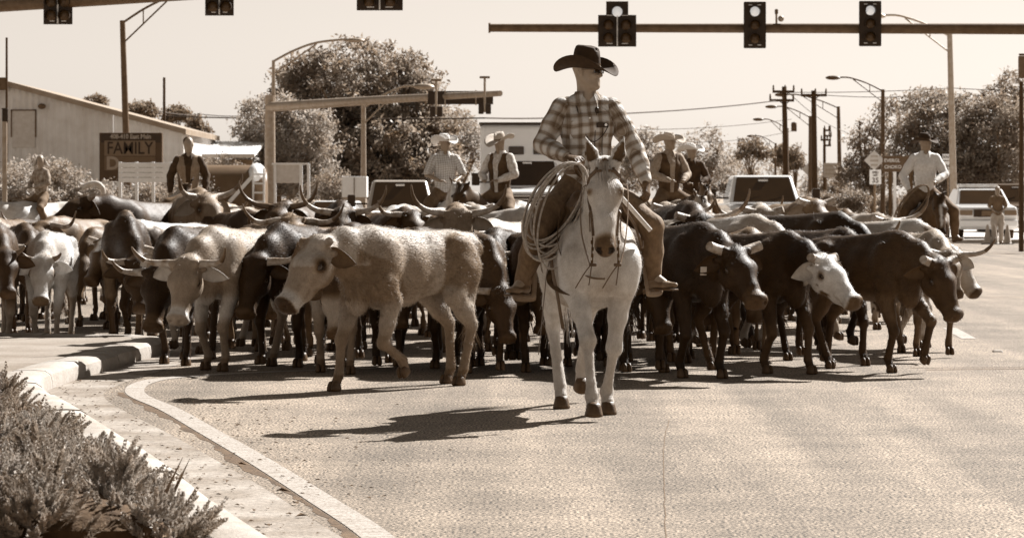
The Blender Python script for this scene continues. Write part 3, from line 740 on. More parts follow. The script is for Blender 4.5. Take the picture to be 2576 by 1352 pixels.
def head_sdf(s, Hc, m, neck_base, q=1.0):
    H = lambda a, b, e: Vector(Hc) + m @ (Vector((a, b, e)) * q); um = tuple(m.col[2]); fm = tuple(m.col[0])
    s.ell(H(-.012, 0, .045), (.098 * q, .077 * q, .088 * q), .03, m)
    s.cap(H(.03, 0, .015), H(.042, 0, -.07), (.060 * q, .055 * q), (.045 * q, .046 * q), .03, fm)
    for y in (-1, 1):
        s.cap(H(.0, y * .052, -.045), H(.062, y * .016, -.092), .024 * q, .022 * q, .03)
        s.ell(H(.062, y * .042, -.018), (.026 * q, .024 * q, .022 * q), .02, m)
        s.cap(H(.083, y * .012, .030), H(.075, y * .05, .026), .013 * q, .011 * q, .015)
        s.ell(H(-.002, y * .080, .0), (.020 * q, .009 * q, .034 * q), .008, m)
        s.ell(H(.098, y * .031, .008), (.014 * q, .016 * q, .010 * q), .012, m, -1)
        s.ell(H(.080, y * .031, .008), (.012 * q, .012 * q, .011 * q), .004, m)
        s.ell(H(.098, y * .013, -.024), (.009 * q, .009 * q, .008 * q), .008, m)
    s.cap(H(.086, 0, .022), H(.110, 0, -.020), .010 * q, .013 * q, .015)
    s.ell(H(.074, 0, -.096), (.022 * q, .024 * q, .018 * q), .02, m)
    s.cap(H(.086, -.020, -.052), H(.086, .020, -.052), .008 * q, .008 * q, .01); s.cap(H(.083, -.018, -.066), H(.083, .018, -.066), .009 * q, .009 * q, .01)
    s.cap(H(.098, -.022, -.059), H(.098, .022, -.059), .003 * q, .003 * q, .006, op=-1)
    s.cap(H(-.025, 0, -.03), neck_base, (.050 * q, .054 * q), (.058 * q, .058 * q), .035)
    return H

def hand_sdf(s, W, d, up, side, q=1.0, curl=.6, k=.006):
    """W wrist, d pointing direction, up back-of-hand normal, side thumb side (+1/-1 along d x up)"""
    d = Vector(d).normalized(); up = Vector(up); up = (up - d * up.dot(d)).normalized(); lat = d.cross(up) * side; W = Vector(W)
    p = lambda a, b, e: W + (d * a + lat * b + up * e) * q
    s.cap(p(0, 0, 0), p(.03, 0, 0), (.026 * q, .02 * q), (.034 * q, .018 * q), .02, tuple(up))
    s.cap(p(.03, 0, 0), p(.085, .002, 0), (.034 * q, .017 * q), (.040 * q, .014 * q), .015, tuple(up))
    for j, (b, ln) in enumerate(((.031, .066), (.0105, .075), (-.0105, .070), (-.031, .055))):
        pt = p(.088, b, 0); an = 0.25 + curl * .35
        for seg, fr_ in enumerate((.45, .32, .23)):
            dr = d * math.cos(an) - up * math.sin(an) + lat * b * 2.2 * (1 if seg == 0 else 0)
            nx = pt + dr.normalized() * ln * fr_ * q; s.cap(pt, nx, (.0095 - .001 * seg) * q, (.0088 - .001 * seg) * q, k); pt = nx; an += curl * .85
    t0 = p(.025, .030, -.006); t1 = p(.062, .056, -.014); t2 = p(.092, .060, -.028)
    s.cap(t0, t1, .015 * q, .0115 * q, .012); s.cap(t1, t2, .0115 * q, .0085 * q, k)

def hat(Hc, m, mat, parent, q=1.0, brim=.155, crown=.125, dip=.035, curl=.055, name='hat', bandmat=None, tilt=0):
    """western hat: creased crown and a brim that dips fore and aft and curls at the sides"""
    V = []; F = []; n = 40
    mm = m @ Matrix.Rotation(R(tilt), 3, 'Y')
    def P3(x, y, z): return tuple(Vector(Hc) + m @ Vector((0, 0, -.020 * q)) + mm @ (Vector((x, y, z)) * q))
    rings = []
    # underside brim edge -> inside, then top of brim -> crown
    for top in (0, 1):
        seq = [(1.0, 0), (.75, 0), (.5, 0), (.2, 0), (0, 0)] if not top else [(1.0, 0), (.8, 0), (.55, 0), (.25, 0), (.0, 0)]
        rr = []
        for fr_, _ in seq:
            ring = []
            for j in range(n):
                th = 2 * math.pi * j / n; cx_, sy_ = math.cos(th), math.sin(th)
                a = .100 + (brim * 1.12) * fr_ ; b = .082 + (brim * .86) * fr_
                z = .045 + fr_ ** 1.6 * (curl * abs(sy_) ** 1.6 * 1.6 - dip * abs(cx_) ** 2 * 1.3)
                b2 = b * (1 - .18 * fr_ ** 2 * abs(sy_) ** 4)
                ring.append(P3(a * cx_ - .012, b2 * sy_, z + (.0045 if top else 0)))
            rr.append(ring)
        rings.append(rr)
    under, topr = rings
    cr = []
    for t, sx, sy_, z in ((.0, 1.0, 1.0, .052), (.2, 1.0, .99, .075), (.5, .97, .95, .105), (.8, .92, .86, .135), (.95, .84, .74, .153), (1.0, .70, .58, .160), (1.05, .45, .32, .150), (1.1, .1, .08, .140)):
        ring = []
        for j in range(n):
            th = 2 * math.pi * j / n; cx_, s2 = math.cos(th), math.sin(th)
            zz = .045 + (z - .045) * crown / .115
            # front pinch and centre crease
            pin = 1 - .16 * max(0, cx_) ** 3 * t; zz -= .012 * max(0, cx_) * t * t + (.018 * (abs(s2) < .35) * (t > .9))
            ring.append(P3(.100 * sx * cx_ - .012, .082 * sy_ * s2 * pin, zz))
        cr.append(ring)
    allr = under[::-1] + topr + cr
    for ring in allr: V += ring
    for i in range(len(allr) - 1):
        for j in range(n): F.append((i * n + j, i * n + (j + 1) % n, (i + 1) * n + (j + 1) % n, (i + 1) * n + j))
    o = link(name, mesh_np(name, np.array(V), np.array(F)), mat, parent)
    b = MB(); k0 = [Vector(v) for v in cr[0]]; k1 = [Vector(v) for v in cr[1]]; ctr = sum(k0, Vector()) / n
    vs = [ctr + (v - ctr) * 1.02 for v in k0] + [ctr + (v - ctr) * 1.02 for v in k1]
    b.add(vs, [(j, (j + 1) % n, n + (j + 1) % n, n + j) for j in range(n)])
    b.build('hat_band', bandmat or M_LEATH, o, smooth=60)
    return o

def collar(parent, neck, m, mat, r=.072, q=1.0, name='collar', opening=50, h=.05):
    """folded shirt collar with two points, a slab of real thickness"""
    V = []; F = []; n = 22
    for layer in (0, 1):
        for i in range(n + 1):
            th = R(opening / 2) + (2 * math.pi - R(opening)) * i / n
            e = 1 if i in (0, n) else 0
            for (rr, z) in ((r + .004, .040), (r + .010 + .0 * e, .044), (r + .040 + .030 * e, -.016 - .050 * e)):
                rr2 = rr + (.004 if layer else 0)
                V.append(Vector(neck) + m @ (Vector((rr2 * math.cos(th), rr2 * math.sin(th), z * h / .05)) * q))
    row = 3; lay = (n + 1) * row
    for L_ in (0, 1):
        for i in range(n):
            for j in range(row - 1):
                a = L_ * lay + i * row + j; f = (a, a + 1, a + row + 1, a + row); F.append(f if L_ else f[::-1])
    mb = MB(); mb.add(V, F)
    return mb.build(name, mat, parent, smooth=50)

def rider(loc, h, label, q=1.0, seat=1.50, yaw=0, pitch=0, shirt=None, trousers=None, vest=None, hatm=None, hat_kw=None, arms=None, legs=None, skin=M_SKIN, vox=.016, sleeves=1.0,
          lean=0, boots=M_LEATHM, gloves=None, hair=None, category='person', standing=False, name='person', hatname='hat', collar_=True):
    """a person; local x forward, y left, z up. q scales the whole figure about the seat"""
    Z = lambda x, y, z: Vector((x * q + lean * (z) * q, y * q, seat + z * q))
    root = place(empty(name), loc, h); tag(root, label, category)
    arms = arms or {}; legs = legs or {}
    neck = Z(0, 0, .705); Hc = Z(.025, 0, .872); m = frame(yaw, pitch)
    A = {}
    for y, k in ((1, 'L'), (-1, 'R')):
        el, wr, hd, up = arms.get(k, ((.05, y * .30, .36), (.27, y * .12, .26), (1, -y * .5, 0), (0, 0, 1)))
        A[k] = (Z(0, y * .175, .622), Z(*el), Z(*wr), Vector(hd), Vector(up))
    Lg = {}
    for y, k in ((1, 'L'), (-1, 'R')):
        kn, an, toe = legs.get(k, ((.36, y * .40, -.22), (.20, y * .44, -.60), (.8, y * .5, 0)))
        Lg[k] = (Z(0, y * .11, .05), Z(*kn), Z(*an), Vector(toe).normalized())
    # body
    s = Sculpt(vox)
    head_sdf(s, Hc, m, neck, 1.04 * q)
    s.chain([(Z(0, 0, .05), (.14 * q, .10 * q)), (Z(0, 0, .3), (.13 * q, .09 * q)), (Z(.0, 0, .52), (.15 * q, .095 * q)), (Z(0, 0, .64), (.10 * q, .06 * q)), (neck, (.058 * q, .058 * q))], .04, (1, 0, 0))
    for k in 'LR':
        sh, el, wr, hd, up = A[k]
        s.chain([(sh, .048 * q), (el, .040 * q), (wr, .027 * q)], .02)
        hand_sdf(s, wr, hd, up, 1 if k == 'R' else -1, 1.05 * q, arms.get('curl' + k, .8))
        hp, kn, an, toe = Lg[k]
        s.chain([(hp, .08 * q), (kn, .055 * q), (an, .04 * q), (an + toe * .1 * q + Vector((0, 0, -.05 * q)), .03 * q)], .03)
        s.cap(Z(0, .12 * (1 if k == 'L' else -1), .62), sh, .05 * q, .05 * q, .04)
    V, F = s.run()
    body = link('body', mesh_np('body', V, F), gloves and skin or skin, root)
    if gloves:
        for k in 'LR':
            sg = Sculpt(vox * .8); sh, el, wr, hd, up = A[k]
            sg.cap(wr + (el - wr).normalized() * .03 * q, wr, .030 * q, .029 * q, .01)
            hand_sdf(sg, wr, hd, up, 1 if k == 'R' else -1, 1.13 * q, arms.get('curl' + k, .8)); V, F = sg.run(); link('glove', mesh_np('glove', V, F), gloves, root)
    # shirt
    s = Sculpt(vox)
    s.chain([(Z(0, 0, .12), (.158 * q, .124 * q)), (Z(0.01, 0, .3), (.162 * q, .122 * q)), (Z(.012, 0, .50), (.190 * q, .126 * q)), (Z(0, 0, .59), (.160 * q, .095 * q))], .05, (1, 0, 0))
    s.cap(Z(0, 0, .61), neck + Vector((0, 0, .0)), (.11 * q, .08 * q), (.062 * q, .062 * q), .04, (1, 0, 0))
    arms_ = []
    for k, y in (('L', 1), ('R', -1)):
        sh, el, wr, hd, up = A[k]
        s.cap(Z(0, y * .045, .675), sh, .052 * q, .070 * q, .05)
        body_s = s; s = Sculpt(vox)
        if sleeves >= 1:
            e2 = el; s.chain([(sh, .078 * q), (sh.lerp(el, .5), .075 * q), (el, .066 * q)], .03); s.chain([(el, .066 * q), (el.lerp(wr, .5), .061 * q), (el.lerp(wr, .88), .047 * q)], .02)
            s.cap(el.lerp(wr, .86), el.lerp(wr, .98), .043 * q, .043 * q, .006)
        elif sleeves > 0:
            s.chain([(sh, .076 * q), (sh.lerp(el, .85), .072 * q)], .03)
        if sleeves > 0: arms_.append((sh, el, s.run()))
        s = body_s
    s.cap(Z(.085, 0, .715), Z(.150, 0, .575), (.042 * q, .03 * q), (.004 * q, .02 * q), .01, (1, 0, 0), -1)
    V, F = s.run(); sh_o = link('shirt', mesh_np('shirt', V, F), shirt, root)
    for sh, el, (V2, F2) in arms_:
        ax = (sh - el).normalized(); rq = ax.to_track_quat('Z', 'X'); mi = np.array(rq.to_matrix().inverted())
        link('sleeve', mesh_np('sleeve', (V2 - np.array(sh)) @ mi.T, F2), shirt, sh_o, sh, rq.to_euler())
    if collar_: collar(sh_o, neck + Vector((0, 0, -.012 * q)), Matrix.Identity(3), shirt, .066 * q, q)
    MB().box((0, 0, 0), (.010 * q, .030 * q, .40 * q)).build('placket', shirt, sh_o, bevel=.003, loc=Z(.131, 0, .35))
    if vest:
        s = Sculpt(vox)
        s.chain([(Z(0, 0, .14), (.168 * q, .136 * q)), (Z(.01, 0, .3), (.172 * q, .132 * q)), (Z(.012, 0, .50), (.198 * q, .136 * q)), (Z(0, 0, .61), (.172 * q, .106 * q))], .05, (1, 0, 0))
        for y in (-1, 1): s.cap(Z(0, y * .08, .63), Z(0, y * .15, .635), .070 * q, .066 * q, .04)
        s.cap(Z(.16, 0, .08), Z(.16, 0, .45), (.022 * q, .12 * q), (.03 * q, .12 * q), .02, (1, 0, 0), -1); s.cap(Z(.16, 0, .45), Z(.13, 0, .72), (.03 * q, .12 * q), (.085 * q, .14 * q), .02, (1, 0, 0), -1)
        V, F = s.run(); link('vest', mesh_np('vest', V, F), vest, root)
    # trousers
    s = Sculpt(vox)
    s.chain([(Z(0, 0, .17), (.150 * q, .118 * q)), (Z(-.02, 0, .04), (.165 * q, .135 * q))], .04, (1, 0, 0))
    for k, y in (('L', 1), ('R', -1)):
        hp, kn, an, toe = Lg[k]
        s.chain([(hp, .105 * q), (hp.lerp(kn, .5), .104 * q), (kn, .080 * q)], .05); s.chain([(kn, .080 * q), (kn.lerp(an, .5), .076 * q), (kn.lerp(an, .97), .064 * q)], .03)
    V, F = s.run(); link('trousers', mesh_np('trousers', V, F), trousers, root)
    for k in 'LR':
        hp, kn, an, toe = Lg[k]; s = Sculpt(max(vox * .8, .008)); up = Vector((0, 0, 1))
        s.chain([(kn.lerp(an, .72), .058 * q), (an, .048 * q), (an - up * .05 * q, .046 * q)], .02)
        s.cap(an - up * .055 * q - toe * .02 * q, an - up * .062 * q + toe * .12 * q, (.038 * q, .036 * q), (.042 * q, .026 * q), .03); s.cap(an - up * .062 * q + toe * .12 * q, an - up * .060 * q + toe * .20 * q, (.042 * q, .026 * q), (.020 * q, .016 * q), .02)
        V, F = s.run(); bo = link('boot', mesh_np('boot', V, F), boots, root)
        mb = MB(); rz = math.atan2(toe.y, toe.x); mb.box(an - up * .093 * q + toe * .085 * q, (.23 * q, .075 * q, .012 * q), rz); mb.box(an - up * .110 * q - toe * .03 * q, (.06 * q, .065 * q, .034 * q), rz)
        mb.build('sole', M_LEATH, bo, bevel=.004)
    if hatm: hat(Hc, m, hatm, root, 1.04 * q, name=hatname, **(hat_kw or {}))
    if hair:
        rt = []; rnd = random.Random(5)
        Hh = lambda a, b, e: Hc + m @ (Vector((a, b, e)) * q)
        for i in range(420):
            th = rnd.uniform(R(75), R(285)); z = rnd.uniform(.0, .13); rr = .086 * math.sqrt(max(0, 1 - (z / .14) ** 2)) + .012
            rt.append((Hh(rr * math.cos(th) * 1.15 - .012, rr * math.sin(th), z), m @ Vector((-.5, math.sin(th) * .35, -.75)), rnd.uniform(.05, hair[1]) * q))
        if hair[1] > .15: strands('hair', rt, hair[0], root, .006, 4, .22)
        mb = MB().ball(Hh(-.026, 0, .058), (.092 * q, .083 * q, .088 * q), 16, m.to_4x4()); mb.build('hair_cap', hair[0], root, smooth=True)
    return root, Hc, m, neck, Z, A, Lg

# ------------------------------------------------------------------ the lead rider on the pale horse
HL, HH = Vector((.521, 21.26, 0)), 8.0
hb, HP, HMx, HPoll = horse(HL, HH, 1.0, .54, neck=(46, -5), head=(63, -9), legs=((-.30, .0), (.35, .0), (-.37, .02), (.24, .0)), vox=.012, seed=3,
    coat={'muzzle': .085, 'legs': .5}, label='pale grey horse walking in front of the herd with a coiled rope at its side', group='ridden horses')
PL = plaid('plaid_shirt', .055, .19, .52, 13)
r0, Hc, hm_, nk, Z, A, Lg = rider(HL, HH, 'rider in black hat, sunglasses and plaid shirt on the pale lead horse', 1.0, 1.50, yaw=50, pitch=2, shirt=PL, trousers=M_CHAPS, hatm=M_FELTD,
    hat_kw=dict(brim=.118, dip=.03, curl=.05, crown=.155, tilt=3), vox=.0095, gloves=M_GLOVE,
    arms={'R': ((.04, -.315, .37), (.30, -.19, .275), (.75, .62, -.1), (0, -.3, 1)), 'L': ((.06, .335, .33), (.19, .385, .12), (.35, .05, -.95), (.5, .8, .1)), 'curlR': 1.0, 'curlL': .7},
    legs={'R': ((.34, -.40, -.24), (.20, -.475, -.575), (.72, -.6, -.02)), 'L': ((.34, .40, -.20), (.20, .43, -.545), (.72, .66, 0))})
# sunglasses
Hh = lambda a, b, e: Hc + hm_ @ (Vector((a, b, e)) * 1.04)
sg = empty('sunglasses'); sg.parent = r0
gm = M('sunglass_lens', .012, .08, .1, 10, spec=.7)
for y in (-1, 1):
    MB().box((0, 0, 0), (.006, .052, .036)).build('lens', gm, sg, bevel=.008, loc=Hh(.100 - .004, y * .034, .010), rot=(hm_ @ Matrix.Rotation(R(12) * y, 3, 'Z')).to_euler())
    MB().tube([Hh(.098, y * .058, .016), Hh(.07, y * .078, .018), Hh(.0, y * .083, .016), Hh(-.02, y * .082, .008)], .003, 6).build('temple', M_LEATH, sg)
MB().tube([Hh(.106, -.012, .016), Hh(.110, 0, .019), Hh(.106, .012, .016)], .003, 6).build('bridge', M_LEATH, sg)
# shirt pockets, flaps, snaps, placket
for y in (-1, 1):
    pz = Z(.128, y * .085, .46)
    pk = MB().box((0, 0, 0), (.010, .105, .115)).build('pocket', PL, r0, bevel=.004, loc=pz - Vector((.012,0,0)), rot=(0, R(4), R(16) * y))
    MB().prism([(-.054, .018), (.054, .018), (.054, -.012), (0, -.034), (-.054, -.012)], -.006, .006, 'x').build('pocket_flap', PL, r0, bevel=.002, loc=pz + Vector((-.005, 0, .052)), rot=(0, R(4), R(16) * y))
for i in range(5):
    MB().lathe([(.0065, 0), (.0065, .003), (.003, .005)], n=10, m=Matrix.Rotation(R(90), 4, 'Y')).build('snap', M('pearl_snap', .75, .25, .05), r0, loc=Z(.1395, 0, .21 + .085 * i))
# radio recorder in the pocket with cords round the neck
rp = MB().box((0, 0, 0), (.022, .085, .034)).build('pocket_radio', M('black_plastic', .012, .35, .2), r0, bevel=.005, loc=Z(.150, .088, .50), rot=(0, 0, R(14)))
MB().lathe([(.010, 0), (.010, .004)], n=12, m=Matrix.Rotation(R(90), 4, 'Y')).build('radio_button', M('white_plastic', .8, .3, .05), rp, loc=(.011, .02, .002))
cordm = MATS['black_plastic']
def arc(pts, n=8):
    pts = [Vector(p) for p in pts]; out = []
    for i in range(len(pts) - 1):
        p0, p1, p2, p3 = pts[max(i - 1, 0)], pts[i], pts[i + 1], pts[min(i + 2, len(pts) - 1)]
        for k in range(n):
            t = k / n; out.append(.5 * ((2 * p1) + (p2 - p0) * t + (2 * p0 - 5 * p1 + 4 * p2 - p3) * t * t + (3 * p1 - p0 - 3 * p2 + p3) * t ** 3))
    return out + [pts[-1]]
MB().tube(arc([Z(.085, -.085, .635), Z(.118, -.065, .54), Z(.142, -.02, .42), Z(.146, .03, .385), Z(.15, .09, .43), Z(.158, .125, .49)]), .0035, 6).build('neck_cord', cordm, r0)
MB().tube(arc([Z(.11, .055, .60), Z(.140, .04, .5), Z(.142, .035, .38), Z(.140, .03, .18)]), .003, 6).build('microphone_cord', cordm, r0)
MB().tube(arc([Z(.152, .09, .48), Z(.146, .085, .36), Z(.140, .09, .18)]), .003, 6).build('earphone_cord', cordm, r0)
MB().ball(Z(.11, .055, .605), (.016, .016, .024), 10).build('microphone', cordm, r0, smooth=True)
MB().tube([Z(.13 * math.cos(t) - .0, .158 * math.sin(t), .175) for t in [i * math.pi / 12 for i in range(25)]], .017, 8, flat=(.35, 1)).build('belt', M_LEATH, r0, smooth=50)
MB().box((0, 0, 0), (.012, .065, .048)).build('belt_buckle', M_METAL, r0, bevel=.006, loc=Z(.132, 0, .175))

# saddle
sd = place(empty('saddle'), HL, HH); tag(sd, 'dark western saddle with stirrups under the plaid-shirted rider', 'saddle')
s = Sculpt(.016)
s.cap((.28, 0, 1.44), (-.22, 0, 1.42), (.20, .05), (.22, .05), .06); s.cap((.26, -.10, 1.49), (.26, .10, 1.49), .055, .055, .05); s.cap((-.26, -.16, 1.50), (-.26, .16, 1.50), .035, .035, .06); s.cap((-.26, 0, 1.50), (-.30, 0, 1.56), (.12, .03), (.08, .025), .05)
for y in (-1, 1): s.cap((.28, y * .10, 1.46), (.26, y * .27, 1.20), (.12, .03), (.14, .025), .05, (0, 1, 0)); s.cap((-.1, y * .16, 1.42), (-.12, y * .30, 1.10), (.22, .025), (.22, .02), .05, (0, 1, 0))
V, F = s.run(); link('seat', mesh_np('seat', V, F), M_LEATH, sd)
MB().lathe([(.028, 0), (.022, .05), (.028, .075), (.048, .085), (.046, .10), (.02, .108)], (.30, 0, 1.53), 14).build('saddle_horn', M_LEATH, sd, smooth=40)
for y in (-1, 1):
    kn, an = Lg['L' if y > 0 else 'R'][1:3]
    f_ = MB(); f_.tube([(.10, y * .30, 1.34), (kn.x - .16, y * .355, 1.18), (an.x - .02, y * (abs(an.y) - .07), an.z + .10)], [.10, .09, .035], 8, flat=(.9, .12)); f_.build('fender', M_LEATHM, sd, smooth=50)
    c0 = an + Vector((.06, y * .0, -.10)); st = MB(); w2 = .075
    tp = Vector((an.x + .02, an.y - y * .02, an.z + .10)); ff = Lg['L' if y > 0 else 'R'][3]; lt = Vector((-ff.y, ff.x, 0))
    st.tube(arc([tp, tp + lt * w2 * .8 + Vector((0, 0, -.05)), c0 + lt * w2 + Vector((0, 0, .01)), c0 + lt * w2 * .8 + Vector((0, 0, -.02)), c0 - lt * w2 * .8 + Vector((0, 0, -.02)), c0 - lt * w2 + Vector((0, 0, .01)), tp - lt * w2 * .8 + Vector((0, 0, -.05)), tp], 5), .022, 8, flat=(.35, 1))
    st.build('stirrup', M_LEATHM, sd, smooth=50)
MB().tube([(.16, .285 * math.sin(t), 1.09 + .335 * math.cos(t)) for t in [R(55) + i * R(250) / 20 for i in range(21)]], .04, 6, flat=(1, .15)).build('cinch', M_LEATH, sd, smooth=50)
MB().tube([(-.30, .285 * math.sin(t), 1.085 + .325 * math.cos(t)) for t in [R(60) + i * R(240) / 20 for i in range(21)]], .03, 6, flat=(1, .15)).build('rear_cinch', M_LEATH, sd, smooth=50)
sb_ = MB()
for y in (-1, 1): pass
s = Sculpt(.018); s.cap((.34, 0, 1.425), (-.40, 0, 1.375), (.18, .03), (.2, .03), .03)
for y in (-1, 1): s.cap((.34, y * .15, 1.37), (.34, y * .285, 1.12), .03, .02, .03); s.cap((0, y * .2, 1.33), (0, y * .315, 1.08), (.36, .02), (.36, .014), .03, (0, 1, 0))
V, F = s.run(); link('saddle_blanket', mesh_np('saddle_blanket', V, F), M('blanket_wool', .12, .95, .4, 12, .3, 60), sd)
for k_, (pts, ww) in enumerate([
        ([(.34, -.19, 1.38), (.40, -.30, 1.14), (.46, -.31, 1.0), (.50, -.285, .84), (.46, -.24, .60)], .016),
        ([(.30, -.24, 1.30), (.34, -.325, 1.02), (.30, -.345, .80), (.33, -.375, .56), (.33, -.39, .42)], .015),
        ([(.32, -.30, 1.0), (.40, -.32, .92), (.60, -.27, .86), (.67, -.16, .84)], .02)]):
    MB().tube(arc(pts, 5), ww, 6, flat=(1, .2)).build('hanging_strap', M_LEATH, sd, smooth=50)
MB().tube(arc([(.38, -.24, 1.42), (.52, -.285, 1.20), (.66, -.235, 1.02), (.755, -.1, .96), (.765, 0, .95)], 5), .012, 6, flat=(.25, 1)).build('breast_strap', M_LEATH, sd, smooth=50)

# coiled lariat tied to the saddle horn
rope = place(empty('lariat_rope'), HL, HH); tag(rope, 'coiled pale lariat rope hanging from the saddle of the pale horse', 'rope')
M_ROPE = M('rope_fibre', .40, .85, .3, 60, .6, 220, stretch=(1, 1, 1))
rnd = random.Random(4)
def loop(c0, e1, e2, n=44, wob=.01, x0=0):
    pts = []
    for i in range(n + 1):
        t = 2 * math.pi * i / n
        p = Vector(c0) + Vector(e1) * math.cos(t) + Vector(e2) * math.sin(t); p.x += wob * math.sin(2 * t + x0) ; pts.append(p)
    return pts
top = Vector((.42, -.135, 1.725))
for i in range(9):
    ln = .305 + .007 * i + rnd.uniform(-.012, .012); ang = R(30 + rnd.uniform(-5, 5) - 1.2 * i + (6 if i % 3 == 0 else 0))
    dv = Vector((.02, -math.sin(ang), -math.cos(ang))); c0 = top + dv * ln + Vector((.006 * i, 0, 0)); wv = Vector((.0, -math.cos(ang), math.sin(ang))) * (.155 + .012 * math.sin(i * 2.1) + rnd.uniform(-.012, .02))
    MB().tube(loop(c0, -dv * ln, wv, 44, .02, i), .0078, 7).build('rope_loop', M_ROPE, rope, smooth=60)
MB().tube(arc([(.30, -.02, 1.60), (.36, -.08, 1.70), (.43, -.135, 1.735), (.44, -.15, 1.70), (.38, -.12, 1.66), (.31, -.04, 1.60)], 5), .014, 7).build('rope_strap', M_LEATH, rope, smooth=60)

# bridle and reins
br = place(empty('bridle'), HL, HH); tag(br, 'dark leather bridle with long reins on the pale horse', 'bridle')
for y in (-1, 1):
    MB().tube([HP(.05, y * .055, .055), HP(.075, y * .095, .02), HP(.10, y * .112, -.03), HP(.22, y * .108, -.075), HP(.34, y * .088, -.085), HP(.47, y * .079, -.09)], .011, 6, flat=(.35, 1)).build('cheek_strap', M_LEATH, br, smooth=50)
    MB().tube([HP(.07, y * .022, .078), HP(.07, y * .06, .068), HP(.085, y * .10, .01)], .010, 6, flat=(.35, 1)).build('brow_band', M_LEATH, br, smooth=50)
    b0 = HP(.48, y * .082, -.09); ch = [b0 + Vector((0, 0, -.022 * i)) + Vector((.006 * (i % 2), y * .004 * (i % 3), 0)) for i in range(9)]
    bt = MB()
    for i in range(8): bt.box((ch[i] + ch[i + 1]) / 2, (.012, .016 if i % 2 else .008, .026), 0)
    bt.build('rein_chain', M('dark_iron', .05, .4, .3, 30, metal=.6), br, bevel=.002)
    e = ch[-1]
    MB().box(e + Vector((0, -y * .008, -.006)), (.03, .05, .022)).build('rein_buckle', M_LEATH, br, bevel=.006)
    for k in range(2):
        MB().tube(arc([e, e + Vector((.02, -(.01 + .04 * k), -.06)), e + Vector((.01, -(.02 + .09 * k), -.14 - .02 * k))], 5), .004, 5).build('rein_tassel', M_LEATH, br)
    hand = A['R'][2]
    MB().tube(arc([e + Vector((0, y * .012, 0)), HP(.36, y * .15, -.12) + Vector((-.04, 0, -.06)), HP(.10, y * .155, -.16), (.80, y * .11, 1.60), (.48, -.06, 1.76)], 7), .010, 6, flat=(.3, 1)).build('rein', M_LEATH, br, smooth=50)
    MB().tube([HP(.30, y * .095, -.05), HP(.33, y * .105, -.03), HP(.40, y * .102, -.035), HP(.46, y * .10, -.05)], .0045, 5).build('tie_string', M_LEATH, br)
MB().tube([HP(.045, -.055, .06), HP(.0, -.075, -.01), HP(-.02, 0, .075), HP(.0, .075, -.01), HP(.045, .055, .06)], .01, 6).build('crown_strap', M_LEATH, br, smooth=50)
# wooden cow-whip handle beside the left leg
wh = place(empty('cow_whip'), HL, HH); tag(wh, 'pale wooden whip handle slung by the left leg of the lead rider', 'whip')
MB().tube([(.66, .13, 1.50), (.58, .345, 1.275)], .017, 8).build('handle', M('wood_pale', .55, .5, .2, 20, stretch=(1, 1, 8)), wh, smooth=50)
MB().tube(arc([(.66, .13, 1.50), (.62, .16, 1.42), (.58, .24, 1.30), (.50, .30, 1.16), (.46, .31, 1.20)], 5), .010, 6).build('thong', M_LEATH, wh, smooth=50)

# ------------------------------------------------------------------ the herd
NR, MD, FR = .015, .021, .027
G = 'cattle of the drive'
# front of the herd, left to right
steer(1025, 23.95, -41, 1.02, .27, (9, -8), (49, -6), [(-.24, .10), (.20, 0), (.05, 0), (-.07, 0)], ('stub', 'stub'), hl=.45, hr=.8, vox=NR, fore=90, hs=1.42, girth=.86, furn=52000, seed=1,
      coat={'muzzle': .55, 'eye': .012, 'eyer': .060, 'belly': .32, 'nose': .025, 'ear': .06, 'legs': .20, 'patch': (.17, .0, 3.4), 'spine': (.42, .12)}, label='tan lean calf stepping left in front of the herd, nearest of the cattle', tailswish=-.2)  # spine paints the sun highlight along the back; dark patches include painted shoulder shading
steer(132, 31.0, 0, .93, .62, (-14, 4), (56, 4), [(.10, 0), (-.10, 0), (-.05, 0), (.1, 0)], ('short', 'short'), vox=.018, fore=60, seed=2, hs=1.25,
      coat={'patch': (.28, .55, 4), 'eye': .06, 'eyer': .06, 'nose': .12, 'legs': .35, 'speck': (.2, 1.0)}, label='small whitish calf with dark eye patch walking at the far left')
steer(52, 32.8, 14, .98, .05, (-8, 6), (45, 8), None, ('short', 'wide'), vox=.02, seed=3, label='dark horned steer just behind the small whitish calf')
steer(318, 31.3, 6, 1.06, .040, (-34, 18), (58, 14), [(.08, 0), (-.12, 0), (.0, 0), (.1, 0)], ('wide', 'wide'), hl=.75, vox=.017, seed=4, fore=70, hump=.06, girth=1.05, hs=1.25,
      coat={'patch': (.14, .9, 6)}, label='big dark bull with tall shoulders and pale horns, head lowered')
steer(470, 27.7, -6, 1.0, .032, (-28, -10), (66, -6), [(.14, 0), (-.1, 0), (.0, 0), (.05, 0)], ('wide', 'wide'), hl=.72, vox=.016, seed=5, fore=50, hs=1.3,
      coat={'muzzle': .08}, label='black steer with lowered head and pale horns between bull and grey steer')
steer(600, 26.7, -24, 1.0, .30, (-14, 0), (62, 6), [(.02, 0), (-.12, 0), (.12, 0), (-.10, 0)], ('wide', 'wide'), hl=.86, vox=NR, seed=6, fore=80, hs=1.3,
      coat={'face': .26, 'face0': .0, 'muzzle': .55, 'nose': .3, 'legs': .24, 'belly': .5}, label='grey fawn steer with wide horns, left of the nearest tan calf')
steer(742, 27.2, -12, 1.02, .028, (-16, -12), (58, -8), None, ('wide', 'wide'), vox=.018, seed=7, label='black steer whose horn shows behind the muzzle of the tan calf', hs=1.25)
steer(842, 26.4, 4, 1.0, .06, (-40, 0), (60, 0), [(.16, 0), (-.12, 0), (0, 0), (.1, 0)], ('stub', 'stub'), vox=.018, seed=8, coat={'legs': .22, 'belly': .35}, label='dark steer with pale chest half hidden by the tan calf')
